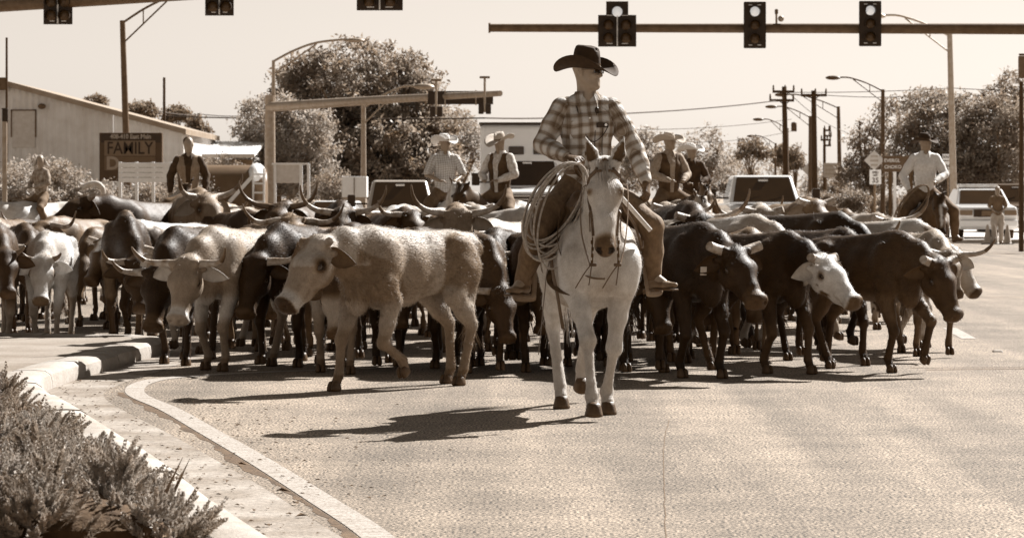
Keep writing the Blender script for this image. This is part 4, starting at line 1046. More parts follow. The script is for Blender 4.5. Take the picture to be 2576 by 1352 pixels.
steer(960, 27.2, 10, 1.0, .03, (-25, 0), (60, 0), None, ('stub', 'stub'), vox=MD, seed=9, label='black steer behind the belly of the tan calf')
steer(1085, 27.0, -14, 1.0, .035, (-30, 0), (60, 0), None, (None, None), vox=MD, seed=10, label='dark hornless steer behind the hind legs of the tan calf')
steer(1190, 26.3, 12, .96, .045, (-45, 15), (60, 10), None, (None, 'wide'), vox=MD, seed=11, fore=160, coat={'patch': (.3, .9, 5)}, label='shaggy headed dark steer at the rump of the tan calf')
steer(1262, 27.6, -8, .98, .035, (-6, 6), (40, 12), None, ('wide', 'wide'), vox=.018, seed=12, label='black steer with one pale horn beside the coiled rope')
steer(1345, 26.7, 4, 1.0, .04, (-36, 0), (60, 0), None, (None, None), vox=MD, seed=13, label='dark steer close behind the hind legs of the pale horse', coat={'patch': (.25, 1.0, 5)})
steer(1475, 27.5, -6, 1.0, .03, (-30, 0), (60, 0), None, (None, None), vox=MD, seed=14, label='black steer straight behind the pale horse')
steer(1585, 26.6, 10, 1.0, .035, (-35, 8), (60, 5), None, (None, None), vox=MD, seed=15, label='dark steer behind the left stirrup of the lead rider')
steer(1665, 27.8, 16, 1.0, .07, (-30, 8), (60, 5), None, ('stub', 'stub'), vox=MD, seed=16, coat={'patch': (.3, .8, 5)}, label='patched dark steer left of the big black steer')
steer(1700, 25.6, 27, 1.02, .028, (-3, -2), (43, 4), [(.05, 0), (-.16, 0), (.10, 0), (-.12, 0)], ('stub', 'stub'), vox=NR, seed=17, fore=120, tags=(1, -1), hs=1.32, hump=.03, girth=1.06,
      coat={'muzzle': .06, 'patch': (.10, 1.1, 4)}, label='big black steer with tipped horns and two ear tags, right of the lead rider')
steer(1890, 26.2, 38, .97, .040, (-8, -4), (38, 6), [(.16, 0), (-.14, 0), (-.10, 0), (.12, 0)], ('stub', 'stub'), hl=.55, vox=NR, seed=18, fore=150, hs=1.32,
      coat={'face': .68, 'face0': -.06, 'speck': (.10, .85), 'nose': .08, 'legs': .06, 'eye': .10, 'ear': .3}, label='dark steer with a white speckled face and cut horns')
steer(2062, 27.6, 22, .98, .036, (-10, 2), (52, 8), None, ('wide', 'stub'), vox=.017, seed=19, fore=60, tags=(1,), hs=1.28, coat={'muzzle': .14}, label='dark brown steer with one long horn and an ear tag')
steer(2180, 26.4, 36, .95, .055, (-6, -2), (60, 4), [(.20, .085), (-.02, 0), (-.12, 0), (.14, 0)], ('stub', 'stub'), hl=.8, vox=NR, seed=20, fore=60, tags=(1,), hs=1.32, hump=.045, girth=.96,
      coat={'muzzle': .06, 'legs': .04, 'belly': .09, 'face': .04}, label='brown humped steer lifting a foreleg at the right end of the herd')
steer(2318, 29.0, 6, .95, .30, (-4, 4), (50, 4), None, ('wide', 'stub'), vox=.019, seed=21, fore=260, coat={'legs': .1}, label='shaggy tan steer with raised horn behind the brown humped steer')
steer(-14, 30.6, 12, 1.0, .05, (-14, 8), (52, 6), None, ('short', 'short'), vox=.02, seed=22, label='dark steer cut off by the left frame edge', coat={'legs': .3})
steer(14, 35.5, -8, 1.02, .12, (-6, 0), (48, 0), None, ('wide', 'wide'), hl=.8, vox=.022, seed=23, label='brown horned steer at the left edge behind the dark cut-off one')
# second and third ranks, told apart by what shows over the backs
B = [
 (200, 36.5, -20, 1.05, .14, ('lyre', 'lyre'), {}, 'brown steer with lyre horns between whitish calf and dark bull', (5, 0), (30, 0)),
 (215, 43, 20, 1.10, .60, (None, None), {}, 'pale steer whose back shows left of the dark bull', (-20, 0), (40, 0)),
 (372, 38, -30, 1.22, .05, ('stub', 'stub'), {}, 'black steer with cut pale horn at the left of the big horned fawn steer', (8, -20), (25, -30)),
 (478, 38.2, 14, 1.30, .24, ('long', 'long'), {'patch': (.10, .6, 5), 'muzzle': .06, 'eye': .03, 'eyer': .07}, 'tall fawn steer with great upswept horns, highest head of the herd', (9, 0), (34, 22)),
 (418, 31.8, -30, 1.04, .07, ('stub', 'stub'), {'spine': (.66, .13)}, 'black steer with a white back stripe behind the horned black steer', (-20, -10), (50, 0)),
 (530, 29.6, -24, 1.0, .36, ('stub', 'stub'), {}, 'fawn steer close behind the grey fawn steer', (-22, 0), (50, 0)),
 (585, 36.5, 25, 1.12, .06, ('wide', 'wide'), {'patch': (.66, .35, 5)}, 'black and white pinto steer behind the grey fawn steer', (-5, 10), (45, 20)),
 (602, 45, -10, 1.15, .34, ('wide', 'wide'), {}, 'tan steer near the slatted trailer', (0, 0), (30, 0)),
 (648, 43, -35, 1.10, .62, ('stub', 'stub'), {}, 'cream steer near the foot of the thick signal pole', (-12, 0), (40, 0)),
 (706, 41, 30, 1.10, .66, (None, None), {'patch': (.12, .7, 5)}, 'white patched steer left of the upswept dark horns', (-15, 0), (40, 0)),
 (700, 31.5, 14, 1.08, .20, ('lyre', 'lyre'), {}, 'brown steer with curved horns above the tan calf head', (2, 0), (30, -10)),
 (752, 36.2, -8, 1.18, .06, ('long', 'long'), {}, 'black steer with dark upswept horns at the signal pole', (2, 0), (30, 0)),
 (850, 34.4, 6, 1.20, .045, ('long', 'long'), {'blaze': .55}, 'black steer with curled horns and a pale blaze', (6, 0), (48, 0)),
 (930, 40.5, -40, 1.12, .60, ('stub', 'stub'), {'spine': (.7, .1)}, 'whitish steer in front of the dark windscreen', (-10, 0), (40, 0)),
 (975, 36, 18, 1.12, .08, ('stub', 'wide'), {}, 'dark steer with one thin raised horn above the tan calf back', (2, 0), (40, 0)),
 (1060, 38.2, -25, 1.16, .05, ('stub', 'stub'), {'spine': (.6, .09)}, 'black steer with a cut horn right of the dark windscreen', (2, 0), (40, 0)),
 (1138, 30.2, 4, 1.16, .24, ('long', 'long'), {'eye': .1}, 'brown steer with broad pale horns above the tan calf rump', (4, 0), (62, 0)),
 (1140, 42.6, 20, 1.15, .58, ('stub', 'stub'), {'patch': (.10, .6, 5)}, 'white patched steer under the straw hatted rider', (2, 0), (35, 0)),
 (1225, 36.0, 40, 1.12, .56, ('short', 'short'), {}, 'pale calf with dark eye left of the coiled rope', (14, 0), (40, 10)),
 (1275, 32.0, -20, 1.05, .62, (None, None), {}, 'whitish steer half behind the coiled rope', (-15, 0), (45, 0)),
 (1640, 36.5, 10, 1.16, .30, ('stub', 'stub'), {}, 'tan steer with a thick cut horn at the left knee of the lead rider', (4, 0), (40, 0)),
 (1705, 31.0, 8, 1.20, .032, ('long', 'stub'), {}, 'black shaggy steer with one tall dark horn', (2, 0), (56, 0)),
 (1745, 39.5, -12, 1.14, .12, ('wide', 'wide'), {}, 'brown steer below the dark vested rider', (2, 0), (40, 0)),
 (1810, 29.8, 40, 1.10, .60, (None, None), {'patch': (.2, .8, 4)}, 'cream backed steer behind the big black steer', (-25, 0), (50, 0)),
 (1848, 40, 5, 1.12, .50, ('long', 'long'), {}, 'pale steer with upright horns left of the white truck grille', (4, 0), (40, 0)),
 (1893, 36.0, 2, 1.16, .70, ('stub', 'stub'), {'muzzle': .5}, 'white faced steer in front of the white truck grille', (2, 0), (58, 0)),
 (1985, 38.0, 12, 1.20, .18, ('stub', 'stub'), {}, 'brown steer with thick cut horns right of the white truck grille', (6, 0), (45, 6)),
 (2000, 30.2, 48, 1.12, .022, ('up', None), {}, 'glossy black backed steer above the speckled face steer', (-22, 0), (50, 0)),
 (2080, 34, -30, 1.06, .58, (None, None), {}, 'cream steer between the glossy black back and the dark brown steer', (-14, 0), (45, 0)),
 (2128, 34.8, 24, 1.08, .40, ('long', 'stub'), {'patch': (.05, .3, 5)}, 'patched steer with one tall black horn left of the dark horse', (-2, 0), (35, 0)),
 (2195, 30.6, 50, 1.06, .52, (None, None), {'patch': (.1, .9, 4)}, 'pale patched steer close behind the long horned brown steer', (-22, 0), (50, 0)),
 (2236, 37.5, 30, 1.02, .60, (None, None), {}, 'white backed steer in front of the dark horse with a blaze', (-20, 0), (45, 0)),
 (2090, 42, 10, 1.10, .10, ('stub', 'stub'), {}, 'dark steer far back below the road signs', (-4, 0), (40, 0)),
]
for i, (x, d, h, sc, b, hn, ct, lb, nk_, hd_) in enumerate(B):
    steer(x, d, h, sc * (.97 if sc < 1.29 else .98), b * (.7 if b > .45 else .85), (nk_[0] + (17 if i % 3 else 6), nk_[1]), hd_, None, hn, vox=FR if d > 34 else MD, coat=ct, seed=40 + i, fore=60 if d < 39 else 0, label=lb, hs=1.2, hl=.72 if sc > 1.29 else .86, hornm=M_HORND if 'dark' in lb and 'horn' in lb and 'upswept' in lb else None)
# cattle packed in the middle, of which legs and bits of back show
hid = [(90, 37), (270, 35), (345, 34), (405, 35.5), (515, 33), (640, 30), (655, 34.5), (770, 31), (905, 30), (1000, 31.5), (1075, 33.5), (1185, 33.5), (1320, 31), (1410, 33), (1530, 31), (1620, 31.5), (1780, 34.5), (1930, 32.5), (2050, 37.5), (2160, 38.5), (1700, 28.6), (1880, 28.6), (800, 29.2), (1230, 30)]
for i, (x, d) in enumerate(hid):
    rn = random.Random(i * 3 + 1)
    steer(x, d, rn.uniform(-25, 25), rn.uniform(.93, 1.02), rn.choice([.03, .04, .06, .10, .05]), (-32, rn.uniform(-10, 10)), (60, 0), None, (None, None), vox=.03, seed=100 + i, tail=False, furn=2500,
          label='dark steer half hidden in the middle of the packed herd', group='steers half hidden in the packed herd')

# ------------------------------------------------------------------ ground, road, kerb, markings
def sheet(name, pts, z, mat, kind='structure', parent=None):
    me = bpy.data.meshes.new(name); me.from_pydata([(x, y, z) for x, y in pts], [], [tuple(range(len(pts)))]); me.update()
    o = link(name, me, mat, parent)
    if kind: o['kind'] = kind
    return o
def asphalt(name, a, scale=1.0):
    m = bpy.data.materials.new(name); MATS[name] = m; m.use_nodes = True; t = m.node_tree; n = t.nodes; L = t.links; b = n['Principled BSDF']
    b.inputs['Roughness'].default_value = .85; b.inputs['Specular IOR Level'].default_value = .25
    tc = n.new('ShaderNodeTexCoord')
    def noise(sc, det, rng, v0, v1, stretch=None):
        src = tc.outputs['Object']
        if stretch:
            mp = n.new('ShaderNodeMapping'); mp.inputs['Scale'].default_value = stretch; L.new(src, mp.inputs[0]); src = mp.outputs[0]
        q = n.new('ShaderNodeTexNoise'); q.inputs['Scale'].default_value = sc; q.inputs['Detail'].default_value = det; L.new(src, q.inputs['Vector'])
        r = n.new('ShaderNodeMapRange'); r.inputs[1].default_value = rng[0]; r.inputs[2].default_value = rng[1]; r.inputs[3].default_value = v0; r.inputs[4].default_value = v1
        L.new(q.outputs['Fac'], r.inputs[0]); return r.outputs[0], q.outputs['Fac']
    o1, h1 = noise(62 * scale, 2, (.40, .60), .12, 2.1); o5, _ = noise(11, 3, (.38, .62), .90, 1.10, (7, 1.6, 1)); o2, _ = noise(1.1, 5, (.3, .7), .78, 1.18); o3, _ = noise(9, 4, (.35, .65), .84, 1.14); o4, _ = noise(1.5, 4, (.40, .62), .74, 1.10, (1, .05, 1))
    col = n.new('ShaderNodeRGB'); col.outputs[0].default_value = sep(a, .6); out = col.outputs[0]
    for o_ in (o1, o2, o3, o4, o5):
        mx = n.new('ShaderNodeMixRGB'); mx.blend_type = 'MULTIPLY'; mx.inputs[0].default_value = 1; L.new(out, mx.inputs[1]); L.new(o_, mx.inputs[2]); out = mx.outputs[0]
    L.new(out, b.inputs['Base Color'])
    bp = n.new('ShaderNodeBump'); bp.inputs['Strength'].default_value = .7; bp.inputs['Distance'].default_value = .006; L.new(h1, bp.inputs['Height']); L.new(bp.outputs[0], b.inputs['Normal'])
    return m
sheet('ground', [(-1500, -60), (1500, -60), (1500, 3000), (-1500, 3000)], -.03, M('dry_ground', .24, .9, .35, .4, .3, 8, var2=.2, scale2=6))
sheet('road', [(-30, -40), (70, -40), (70, 420), (-30, 420)], 0, asphalt('asphalt', .155))
KP = [(.6, 6.4), (-.35, 10), (-1.22, 13.4), (-1.66, 15.3), (-2.1, 17.1), (-2.55, 18.9), (-3.0, 20.6), (-3.36, 22.0), (-3.58, 23.2), (-3.60, 24.4), (-3.52, 26), (-3.42, 27.8), (-3.34, 29.2), (-3.55, 30.1), (-4.4, 30.5), (-9, 30.8)]
def resample(P, step):
    P = arc([(x, y, 0) for x, y in P], 6); out = [P[0]]; acc = 0
    for a, b in zip(P[:-1], P[1:]):
        L_ = (b - a).length
        while acc + L_ >= step:
            t = (step - acc) / L_; a = a.lerp(b, t); out.append(a); L_ = (b - a).length; acc = 0
        acc += L_
    return out + [P[-1]]
KR = resample(KP, .25)
def offs(P, k):
    out = []
    for i, p in enumerate(P):
        t = (P[min(i + 1, len(P) - 1)] - P[max(i - 1, 0)]).normalized(); out.append(p + Vector((-t.y, t.x, 0)) * k)     # +k = left of travel
    return out
M_CONC = M('kerb_concrete', .30, .85, .22, 3, .35, 70, tone=.6, var2=.16, scale2=45)
M_GUT = M('gutter_concrete', .21, .9, .40, 2.0, .4, 50, tone=.6, var2=.28, scale2=26)
M_PAV = M('island_pavement', .20, .9, .3, 1.2, .4, 60, tone=.6, var2=.22, scale2=60)
# kerb stones with open joints
kerb = tag(empty('kerb'), kind='structure'); kerb['kind'] = 'structure'
step = 6; prof = [(.0, -.05), (.0, .05), (-.015, .105), (-.06, .135), (-.15, .142), (-.30, .138), (-.32, .13), (-.32, -.05)]
i = 0; kn_ = 0
while i < len(KR) - 1:
    seg = KR[i:i + step + 1]; i += step
    if len(seg) < 2: break
    g_ = .006; a = seg[0] + (seg[1] - seg[0]).normalized() * g_; b = seg[-1] - (seg[-1] - seg[-2]).normalized() * g_; seg = [a] + seg[1:-1] + [b]
    mb = MB(); rows = []
    dz = .006 * math.sin(kn_ * 2.3)
    for k, p in enumerate(seg):
        ii = min(max(i - step + k, 0), len(KR) - 1)
        t = (KR[min(ii + 1, len(KR) - 1)] - KR[max(ii - 1, 0)]).normalized(); nl = Vector((-t.y, t.x, 0)); rows.append([p + nl * -o_ + Vector((0, 0, z + dz)) for o_, z in prof])
    n_ = len(prof); vs = [v for r_ in rows for v in r_]; fs = []
    for k in range(len(rows) - 1):
        for j in range(n_ - 1): fs.append((k * n_ + j, (k + 1) * n_ + j, (k + 1) * n_ + j + 1, k * n_ + j + 1))
    fs += [tuple(range(n_)), tuple(range((len(rows) - 1) * n_, len(rows) * n_))[::-1]]
    mb.add(vs, fs).build('kerb_stone', M_CONC, kerb, smooth=40); kn_ += 1
# gutter pan, island pavement, painted edge line
def strip(name, L_, R_, z, mat, parent=None, kind='structure'):
    n_ = len(L_); me = bpy.data.meshes.new(name); me.from_pydata([(p.x, p.y, z) for p in L_] + [(p.x, p.y, z) for p in R_], [], [(k, k + 1, n_ + k + 1, n_ + k) for k in range(n_ - 1)]); me.update()
    o = link(name, me, mat, parent)
    if kind: o['kind'] = kind
    return o
strip('gutter', offs(KR, -.001), offs(KR, -.46), .002, M_GUT)
isl = [(p.x, p.y) for p in offs(KR, .325)] + [(-30, 30.8), (-30, 6.4)]
sheet('island_pavement', isl, .128, M_PAV)
sheet('planting_bed', [(p.x, p.y) for p in offs(KR, .33) if 8 < p.y < 21] + [(-9, 21), (-9, 8)], .133, M('bed_mulch', .10, .95, .5, 6, .6, 30, var2=.4, scale2=40))
LP = [(.0, 9.6), (-.32, 11.6), (-.59, 13.4), (-.95, 15.1), (-1.46, 17.4), (-1.95, 19.5), (-2.42, 21.5), (-2.78, 22.8), (-2.93, 23.6), (-2.98, 24.4), (-2.90, 25.1), (-2.62, 25.6), (-2.1, 26.1), (-1.2, 26.7)]
LR = resample(LP, .2)
def paint(name, a, wear):
    m = bpy.data.materials.new(name); MATS[name] = m; m.use_nodes = True; t = m.node_tree; n = t.nodes; L = t.links; b = n['Principled BSDF']; b.inputs['Roughness'].default_value = .8
    tc = n.new('ShaderNodeTexCoord'); mp = n.new('ShaderNodeMapping'); mp.inputs['Scale'].default_value = (1.2, 14, 1); L.new(tc.outputs['Object'], mp.inputs[0])
    q = n.new('ShaderNodeTexNoise'); q.inputs['Scale'].default_value = 3.5; q.inputs['Detail'].default_value = 5; L.new(mp.outputs[0], q.inputs['Vector'])
    q2 = n.new('ShaderNodeTexNoise'); q2.inputs['Scale'].default_value = 60; L.new(tc.outputs['Object'], q2.inputs['Vector'])
    ad = n.new('ShaderNodeMath'); ad.operation = 'ADD'; L.new(q.outputs['Fac'], ad.inputs[0]); L.new(q2.outputs['Fac'], ad.inputs[1])
    cr = n.new('ShaderNodeValToRGB'); e = cr.color_ramp.elements; e[0].position = wear; e[0].color = sep(.13, .6); e[1].position = wear + .12; e[1].color = sep(a, .6)
    mu = n.new('ShaderNodeMath'); mu.operation = 'MULTIPLY'; mu.inputs[1].default_value = .5; L.new(ad.outputs[0], mu.inputs[0]); L.new(mu.outputs[0], cr.inputs[0]); L.new(cr.outputs[0], b.inputs['Base Color'])
    return m
M_PAINT = paint('road_paint', .32, .42)
strip('edge_line', offs(LR, .075), offs(LR, -.075), .0035, M_PAINT)
# dark patch of old sealant between gutter and line, with a ragged edge
rn = random.Random(2)
ol = [p for p in resample(LP, .05) if p.y > 10 and p.y < 23.4]
strip('tar_edge', [p + Vector((-.10 - .045 * abs(math.sin(i_ * .031) + .6 * math.sin(i_ * .113 + 1) + .35 * math.sin(i_ * .41)) - abs(rn.gauss(0, .008)), 0, 0)) for i_, p in enumerate(ol)], [p + Vector((-.085, 0, 0)) for p in ol], .0015, M('tar_seal', .05, .8, .5, 5, .4, 60, var2=.4, scale2=30))
for c_ in (((5.02, 34.9), (4.84, 32.2)), ((5.6, 47.5), (5.45, 44.8)), ((6.2, 60), (6.05, 57.3)), ((7.0, 74), (6.8, 71))):
    (x0, y0), (x1, y1) = c_; sheet('lane_dash', [(x1 - .08, y1), (x1 + .08, y1), (x0 + .08, y0), (x0 - .08, y0)], .004, M_PAINT)
mk = MB().box((0, 0, .009), (.10, .10, .018), taper=(.7, .6)).build('road_marker', M('marker_plastic', .4, .5, .2), None, bevel=.003, loc=(4.71, 29.5, .002)); tag(mk, 'small raised marker on the road right of the herd', 'road marker')
# dark strips put in as overhead wire shadows, and a paving seam
def shadow_or_seam(pts, w_, mat, z=.002, seed=0):
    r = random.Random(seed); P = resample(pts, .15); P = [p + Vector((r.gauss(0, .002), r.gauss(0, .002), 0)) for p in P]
    Lf = offs(P, w_ / 2); Rf = offs(P, -w_ / 2); return strip('shadow_or_seam_strip', [p + Vector((0, r.gauss(0, w_ * .12), 0)) for p in Lf], Rf, z, mat)
WIRE_SHADOW = M('wire_shadow_dark', .085, .7, .4, 6, .2, 60, var2=.3, scale2=40)
shadow_or_seam([(3.6, 26.45), (4.4, 26.6), (5.2, 26.7), (6.5, 27.1)], .10, WIRE_SHADOW, seed=1); shadow_or_seam([(3.5, 26.75), (4.6, 26.85), (6.5, 26.95)], .05, WIRE_SHADOW, seed=2)
shadow_or_seam([(5.6, 45.3), (7.0, 45.6), (9, 45.4), (12, 45.9)], .16, WIRE_SHADOW, seed=3); shadow_or_seam([(7, 40.2), (10, 40.0), (14, 40.4)], .08, WIRE_SHADOW, seed=4)
shadow_or_seam([(1.06, 20.5), (.93, 18.6), (.80, 16), (.68, 13.4), (.5, 9)], .005, M('seam', .07, .8, .3, 6), seed=5)
0 and shadow_or_seam([(3.3, 21), (2.7, 18.2), (2.0, 14.5), (1.3, 10)], .010, M('seam2', .25, .8, .3, 6), seed=6)
# leaf litter and grit along the gutter
rn = random.Random(11); V = []; F = []
for k in range(520):
    p = KR[rn.randrange(8, 76)]; t = rn.random(); q = p + Vector((.04 + abs(rn.gauss(.2, .2)), rn.uniform(-.2, .2), 0)); sz = rn.uniform(.004, .018) * (2.2 if rn.random() < .08 else 1); a = rn.uniform(0, 6.28)
    b0 = len(V); e1 = Vector((math.cos(a), math.sin(a), 0)) * sz; e2 = Vector((-math.sin(a), math.cos(a), 0)) * sz * rn.uniform(.3, .7); z = .008
    V += [q - e1 + Vector((0, 0, z)), q - e2 + Vector((0, 0, z + sz * .4)), q + e1 + Vector((0, 0, z + sz * .1)), q + e2 + Vector((0, 0, z + sz * .5))]; F.append((b0, b0 + 1, b0 + 2, b0 + 3))
for k in range(260):
    q = Vector((rn.gauss(-1.6, .8), rn.uniform(15, 22.5), 0)); q.x = -1.0 - (q.y - 15) * .2 + abs(rn.gauss(0, .5)); sz = rn.uniform(.005, .018); a = rn.uniform(0, 6.28); b0 = len(V)
    e1 = Vector((math.cos(a), math.sin(a), 0)) * sz; e2 = Vector((-math.sin(a), math.cos(a), 0)) * sz * .5
    V += [q - e1 + Vector((0, 0, .012)), q - e2 + Vector((0, 0, .012 + sz * .5)), q + e1 + Vector((0, 0, .014)), q + e2 + Vector((0, 0, .012 + sz * .4))]; F.append((b0, b0 + 1, b0 + 2, b0 + 3))
lit = link('leaf_litter', mesh_np('leaf_litter', np.array([tuple(v) for v in V]), np.array(F), smooth=False), M('dead_leaf', .05, .9, .5, 40)); tag(lit, 'dry leaves and grit scattered along the gutter', 'leaf litter', kind='stuff')

# ------------------------------------------------------------------ vegetation
M_LEAF = M('leaf_oak', .26, .55, .5, 1.2, trans=.45, spec=.4, var2=.3, scale2=9)
M_LEAFD = M('leaf_dark', .19, .6, .5, 1.2, trans=.4, spec=.35, var2=.3, scale2=9)
M_LEAFP = M('leaf_pale', .34, .55, .45, 1.2, trans=.45, spec=.4, var2=.3, scale2=9)
M_BARK = M('bark', .12, .9, .5, 6, .6, 20)
def leaves(cl, per, size, seed=0, flat=.4, up=.25):
    """cl: (n,4) cluster centres and radius; returns quads of leaf-sized faces"""
    r = np.random.RandomState(seed); n = len(cl) * per
    c = np.repeat(cl[:, :3], per, 0); rad = np.repeat(cl[:, 3], per)
    p = r.normal(size=(n, 3)); p /= np.linalg.norm(p, axis=1)[:, None]; p *= (r.rand(n) ** .5 * rad)[:, None]; p[:, 2] *= .75; c = c + p
    d = r.normal(size=(n, 3)); d[:, 2] -= up; d /= np.linalg.norm(d, axis=1)[:, None]
    e = np.cross(d, r.normal(size=(n, 3))); e /= np.linalg.norm(e, axis=1)[:, None]
    s = size * (.6 + .8 * r.rand(n))[:, None]; nn = np.cross(d, e) * s * .15
    V = np.stack([c, c + d * s * .5 + e * s * flat * .5 + nn, c + d * s, c + d * s * .5 - e * s * flat * .5 + nn], 1).reshape(-1, 3)
    F = np.arange(n * 4).reshape(-1, 4)
    return V, F
def tree(name, base, blobs, ncl, per, leaf, mat, label, group='trees along the road', trunk=.35, seed=0, clr=(.35, .8), shell=.55, cat='tree', limbs=7, bare=0):
    """blobs: list of (centre, radii) in world space; clusters spread over the outer part of each blob"""
    r = np.random.RandomState(seed); base = Vector(base)
    root = empty(name, base, 0, label, cat, group)
    vol = np.array([b[1][0] * b[1][1] + b[1][0] * b[1][2] for b in blobs]); pick = r.choice(len(blobs), ncl, p=vol / vol.sum()); cl = np.zeros((ncl, 4))
    for i_, k in enumerate(pick):
        c_, rd = blobs[k]; v = r.normal(size=3); v /= np.linalg.norm(v); f = shell + (1 - shell) * r.rand() ** .7
        f *= 1 + .10 * math.sin(v[0] * 5 + seed) * math.sin(v[2] * 6 + 2 * seed)
        cl[i_, :3] = np.array(c_) - np.array(base) + v * f * np.array(rd); cl[i_, 3] = clr[0] + (clr[1] - clr[0]) * r.rand() ** 1.5
    cl = cl[cl[:, 2] > .1]
    V, F = leaves(cl, per, leaf, seed); link('crown', mesh_np('crown', V, F, smooth=False), mat, root)
    top = Vector(np.mean(cl[:, :3], 0)); mb = MB(); fork = Vector((top.x * .25, top.y * .25, max(.9, top.z * .45)))
    mb.tube(arc([(0, 0, -.1), fork * .5 + Vector((.1 * trunk, 0, 0)), fork], 4), [trunk * (1 - .045 * k) for k in range(9)], 9)
    for k in range(limbs):
        q = Vector(cl[r.randint(len(cl)), :3]); mid = fork.lerp(q, .5) + Vector((r.normal() * .2, r.normal() * .2, .25)); mb.tube(arc([fork * .92, mid, q], 4), [trunk * .55 * (1 - .10 * j) for j in range(9)], 6)
        for j in range(3):
            q2 = Vector(cl[r.randint(len(cl)), :3]); st = mid.lerp(q, r.rand())
            if (q2 - st).length < 3.5: mb.tube([st, st.lerp(q2, .5) + Vector((0, 0, .1)), q2], [trunk * .2, trunk * .13, trunk * .04], 5)
    mb.build('trunk', M_BARK, root, smooth=60)
    return root
def B_(x, y, d, rx, rz, ry=None):
    k = d / FD; return (tuple(at(x, y, d)), (rx * k, (ry if ry is not None else rx) * k * .9, rz * k))
# the big rounded tree left of the middle
D = 150
tree('oak_tree', (gx(880, D), D, 0), [B_(885, 235, D, 190, 132), B_(790, 260, D, 125, 118), B_(1005, 250, D, 108, 118), B_(1075, 330, D - 1, 85, 95), B_(960, 390, D - 2, 180, 115), B_(850, 380, D - 1, 130, 125), B_(1040, 430, D - 2, 120, 80)], 1250, 52, .25, M_LEAF,
     'big round-crowned tree behind the signal arm', seed=3, trunk=.5, shell=.52, limbs=10)
D = 138
tree('oak_tree', (gx(690, D), D, 0), [B_(680, 320, D, 88, 85), B_(760, 360, D, 90, 100), B_(650, 400, D, 60, 70), B_(740, 440, D, 90, 60)], 440, 50, .18, M_LEAFP, 'lighter leafy tree behind the thick signal pole', seed=5, trunk=.3)
D = 165
tree('oak_tree', (gx(1160, D), D, 0), [B_(1150, 330, D, 62, 60), B_(1190, 380, D, 50, 60), B_(1090, 400, D, 60, 70)], 150, 40, .2, M_LEAFP, 'small leafy tree left of the motorhome', seed=6, trunk=.25)
# right hand trees
D = 150
tree('oak_tree', (gx(2420, D), D, 0), [B_(2380, 330, D, 130, 100), B_(2500, 360, D, 130, 120), B_(2300, 400, D, 90, 90), B_(2440, 430, D, 150, 70), B_(2330, 270, D, 70, 45), B_(2540, 300, D, 90, 60)], 760, 48, .19, M_LEAF, 'large dark tree behind the white-shirted rider', seed=8, trunk=.45, shell=.4)
D = 170
tree('oak_tree', (gx(2560, D), D, 0), [B_(2565, 225, D, 75, 60), B_(2530, 280, D, 80, 70), B_(2600, 300, D, 90, 90), B_(2480, 260, D, 60, 30)], 220, 34, .2, M_LEAF, 'thin-branched tree at the right edge', seed=9, trunk=.3, shell=.3, clr=(.2, .7), limbs=14)
D = 160
tree('oak_tree', (gx(2680, D), D, 0), [B_(2680, 330, D, 110, 110), B_(2640, 420, D, 120, 90), B_(2760, 420, D, 110, 90)], 260, 44, .2, M_LEAFD, 'tree cut off by the right edge behind the dark post', seed=12, trunk=.4)
D = 190
tree('oak_tree', (gx(2190, D), D, 0), [B_(2180, 370, D, 60, 70), B_(2200, 430, D, 75, 60), B_(2240, 300, D, 45, 60), B_(2150, 450, D, 50, 45)], 210, 36, .22, M_LEAF, 'ragged tree behind the diamond road sign', seed=10, trunk=.3)
# far trees beyond the road
far = [(1620, 380, 290, 40, 55, 'feathery tree just right of the lead rider', M_LEAFP), (1690, 400, 330, 60, 55, 'round tree behind the dark vested rider', M_LEAF), (1770, 385, 300, 62, 65, 'tall round tree left of the white truck', M_LEAFP), (1850, 430, 320, 55, 50, 'low tree above the white truck cab', M_LEAF),
       (1930, 440, 340, 70, 50, 'low spreading tree behind the utility poles', M_LEAFP), (2080, 455, 360, 60, 40, 'low tree between the utility poles and the signs', M_LEAF), (1560, 420, 350, 60, 50, 'far tree hidden by the lead rider shoulder', M_LEAF)]
for k, (x, y, d, rx, rz, lb, mt) in enumerate(far):
    tree('roadside_tree', (gx(x, d), d, 0), [B_(x, y, d, rx, rz), B_(x - rx * .5, y + rz * .6, d, rx * .8, rz * .7), B_(x + rx * .5, y + rz * .7, d, rx * .8, rz * .6)], 120, 30, .36, mt, lb, 'far roadside trees', seed=20 + k, trunk=.3, clr=(.6, 1.4))
# dark flat-topped pines
for k, (x, y, d, rx, rz, lb) in enumerate([(1895, 372, 260, 52, 26, 'dark pine standing above the white truck'), (1975, 385, 280, 34, 24, 'dark pine just behind the first utility pole'), (2000, 400, 300, 22, 20, 'small dark pine right of the first utility pole'),
        (362, 275, 230, 36, 13, 'far pine tops seen above the shed roof, widest clump'), (445, 285, 235, 34, 16, 'far pine right of the slim flag pole'), (240, 254, 240, 24, 8, 'far pine tip peeping over the shed ridge'), (497, 328, 220, 26, 36, 'dark pine beside the far utility post')]):
    tree('pine_tree', (gx(x, d), d, 0), [B_(x, y, d, rx, rz), B_(x - rx * .5, y + rz * .7, d, rx * .45, rz * .5), B_(x + rx * .5, y + rz * .6, d, rx * .5, rz * .5)], 46, 46, .3, M_LEAFD, lb, 'dark pines', seed=50 + k, trunk=.16, clr=(.3, .75), shell=.2, limbs=5)
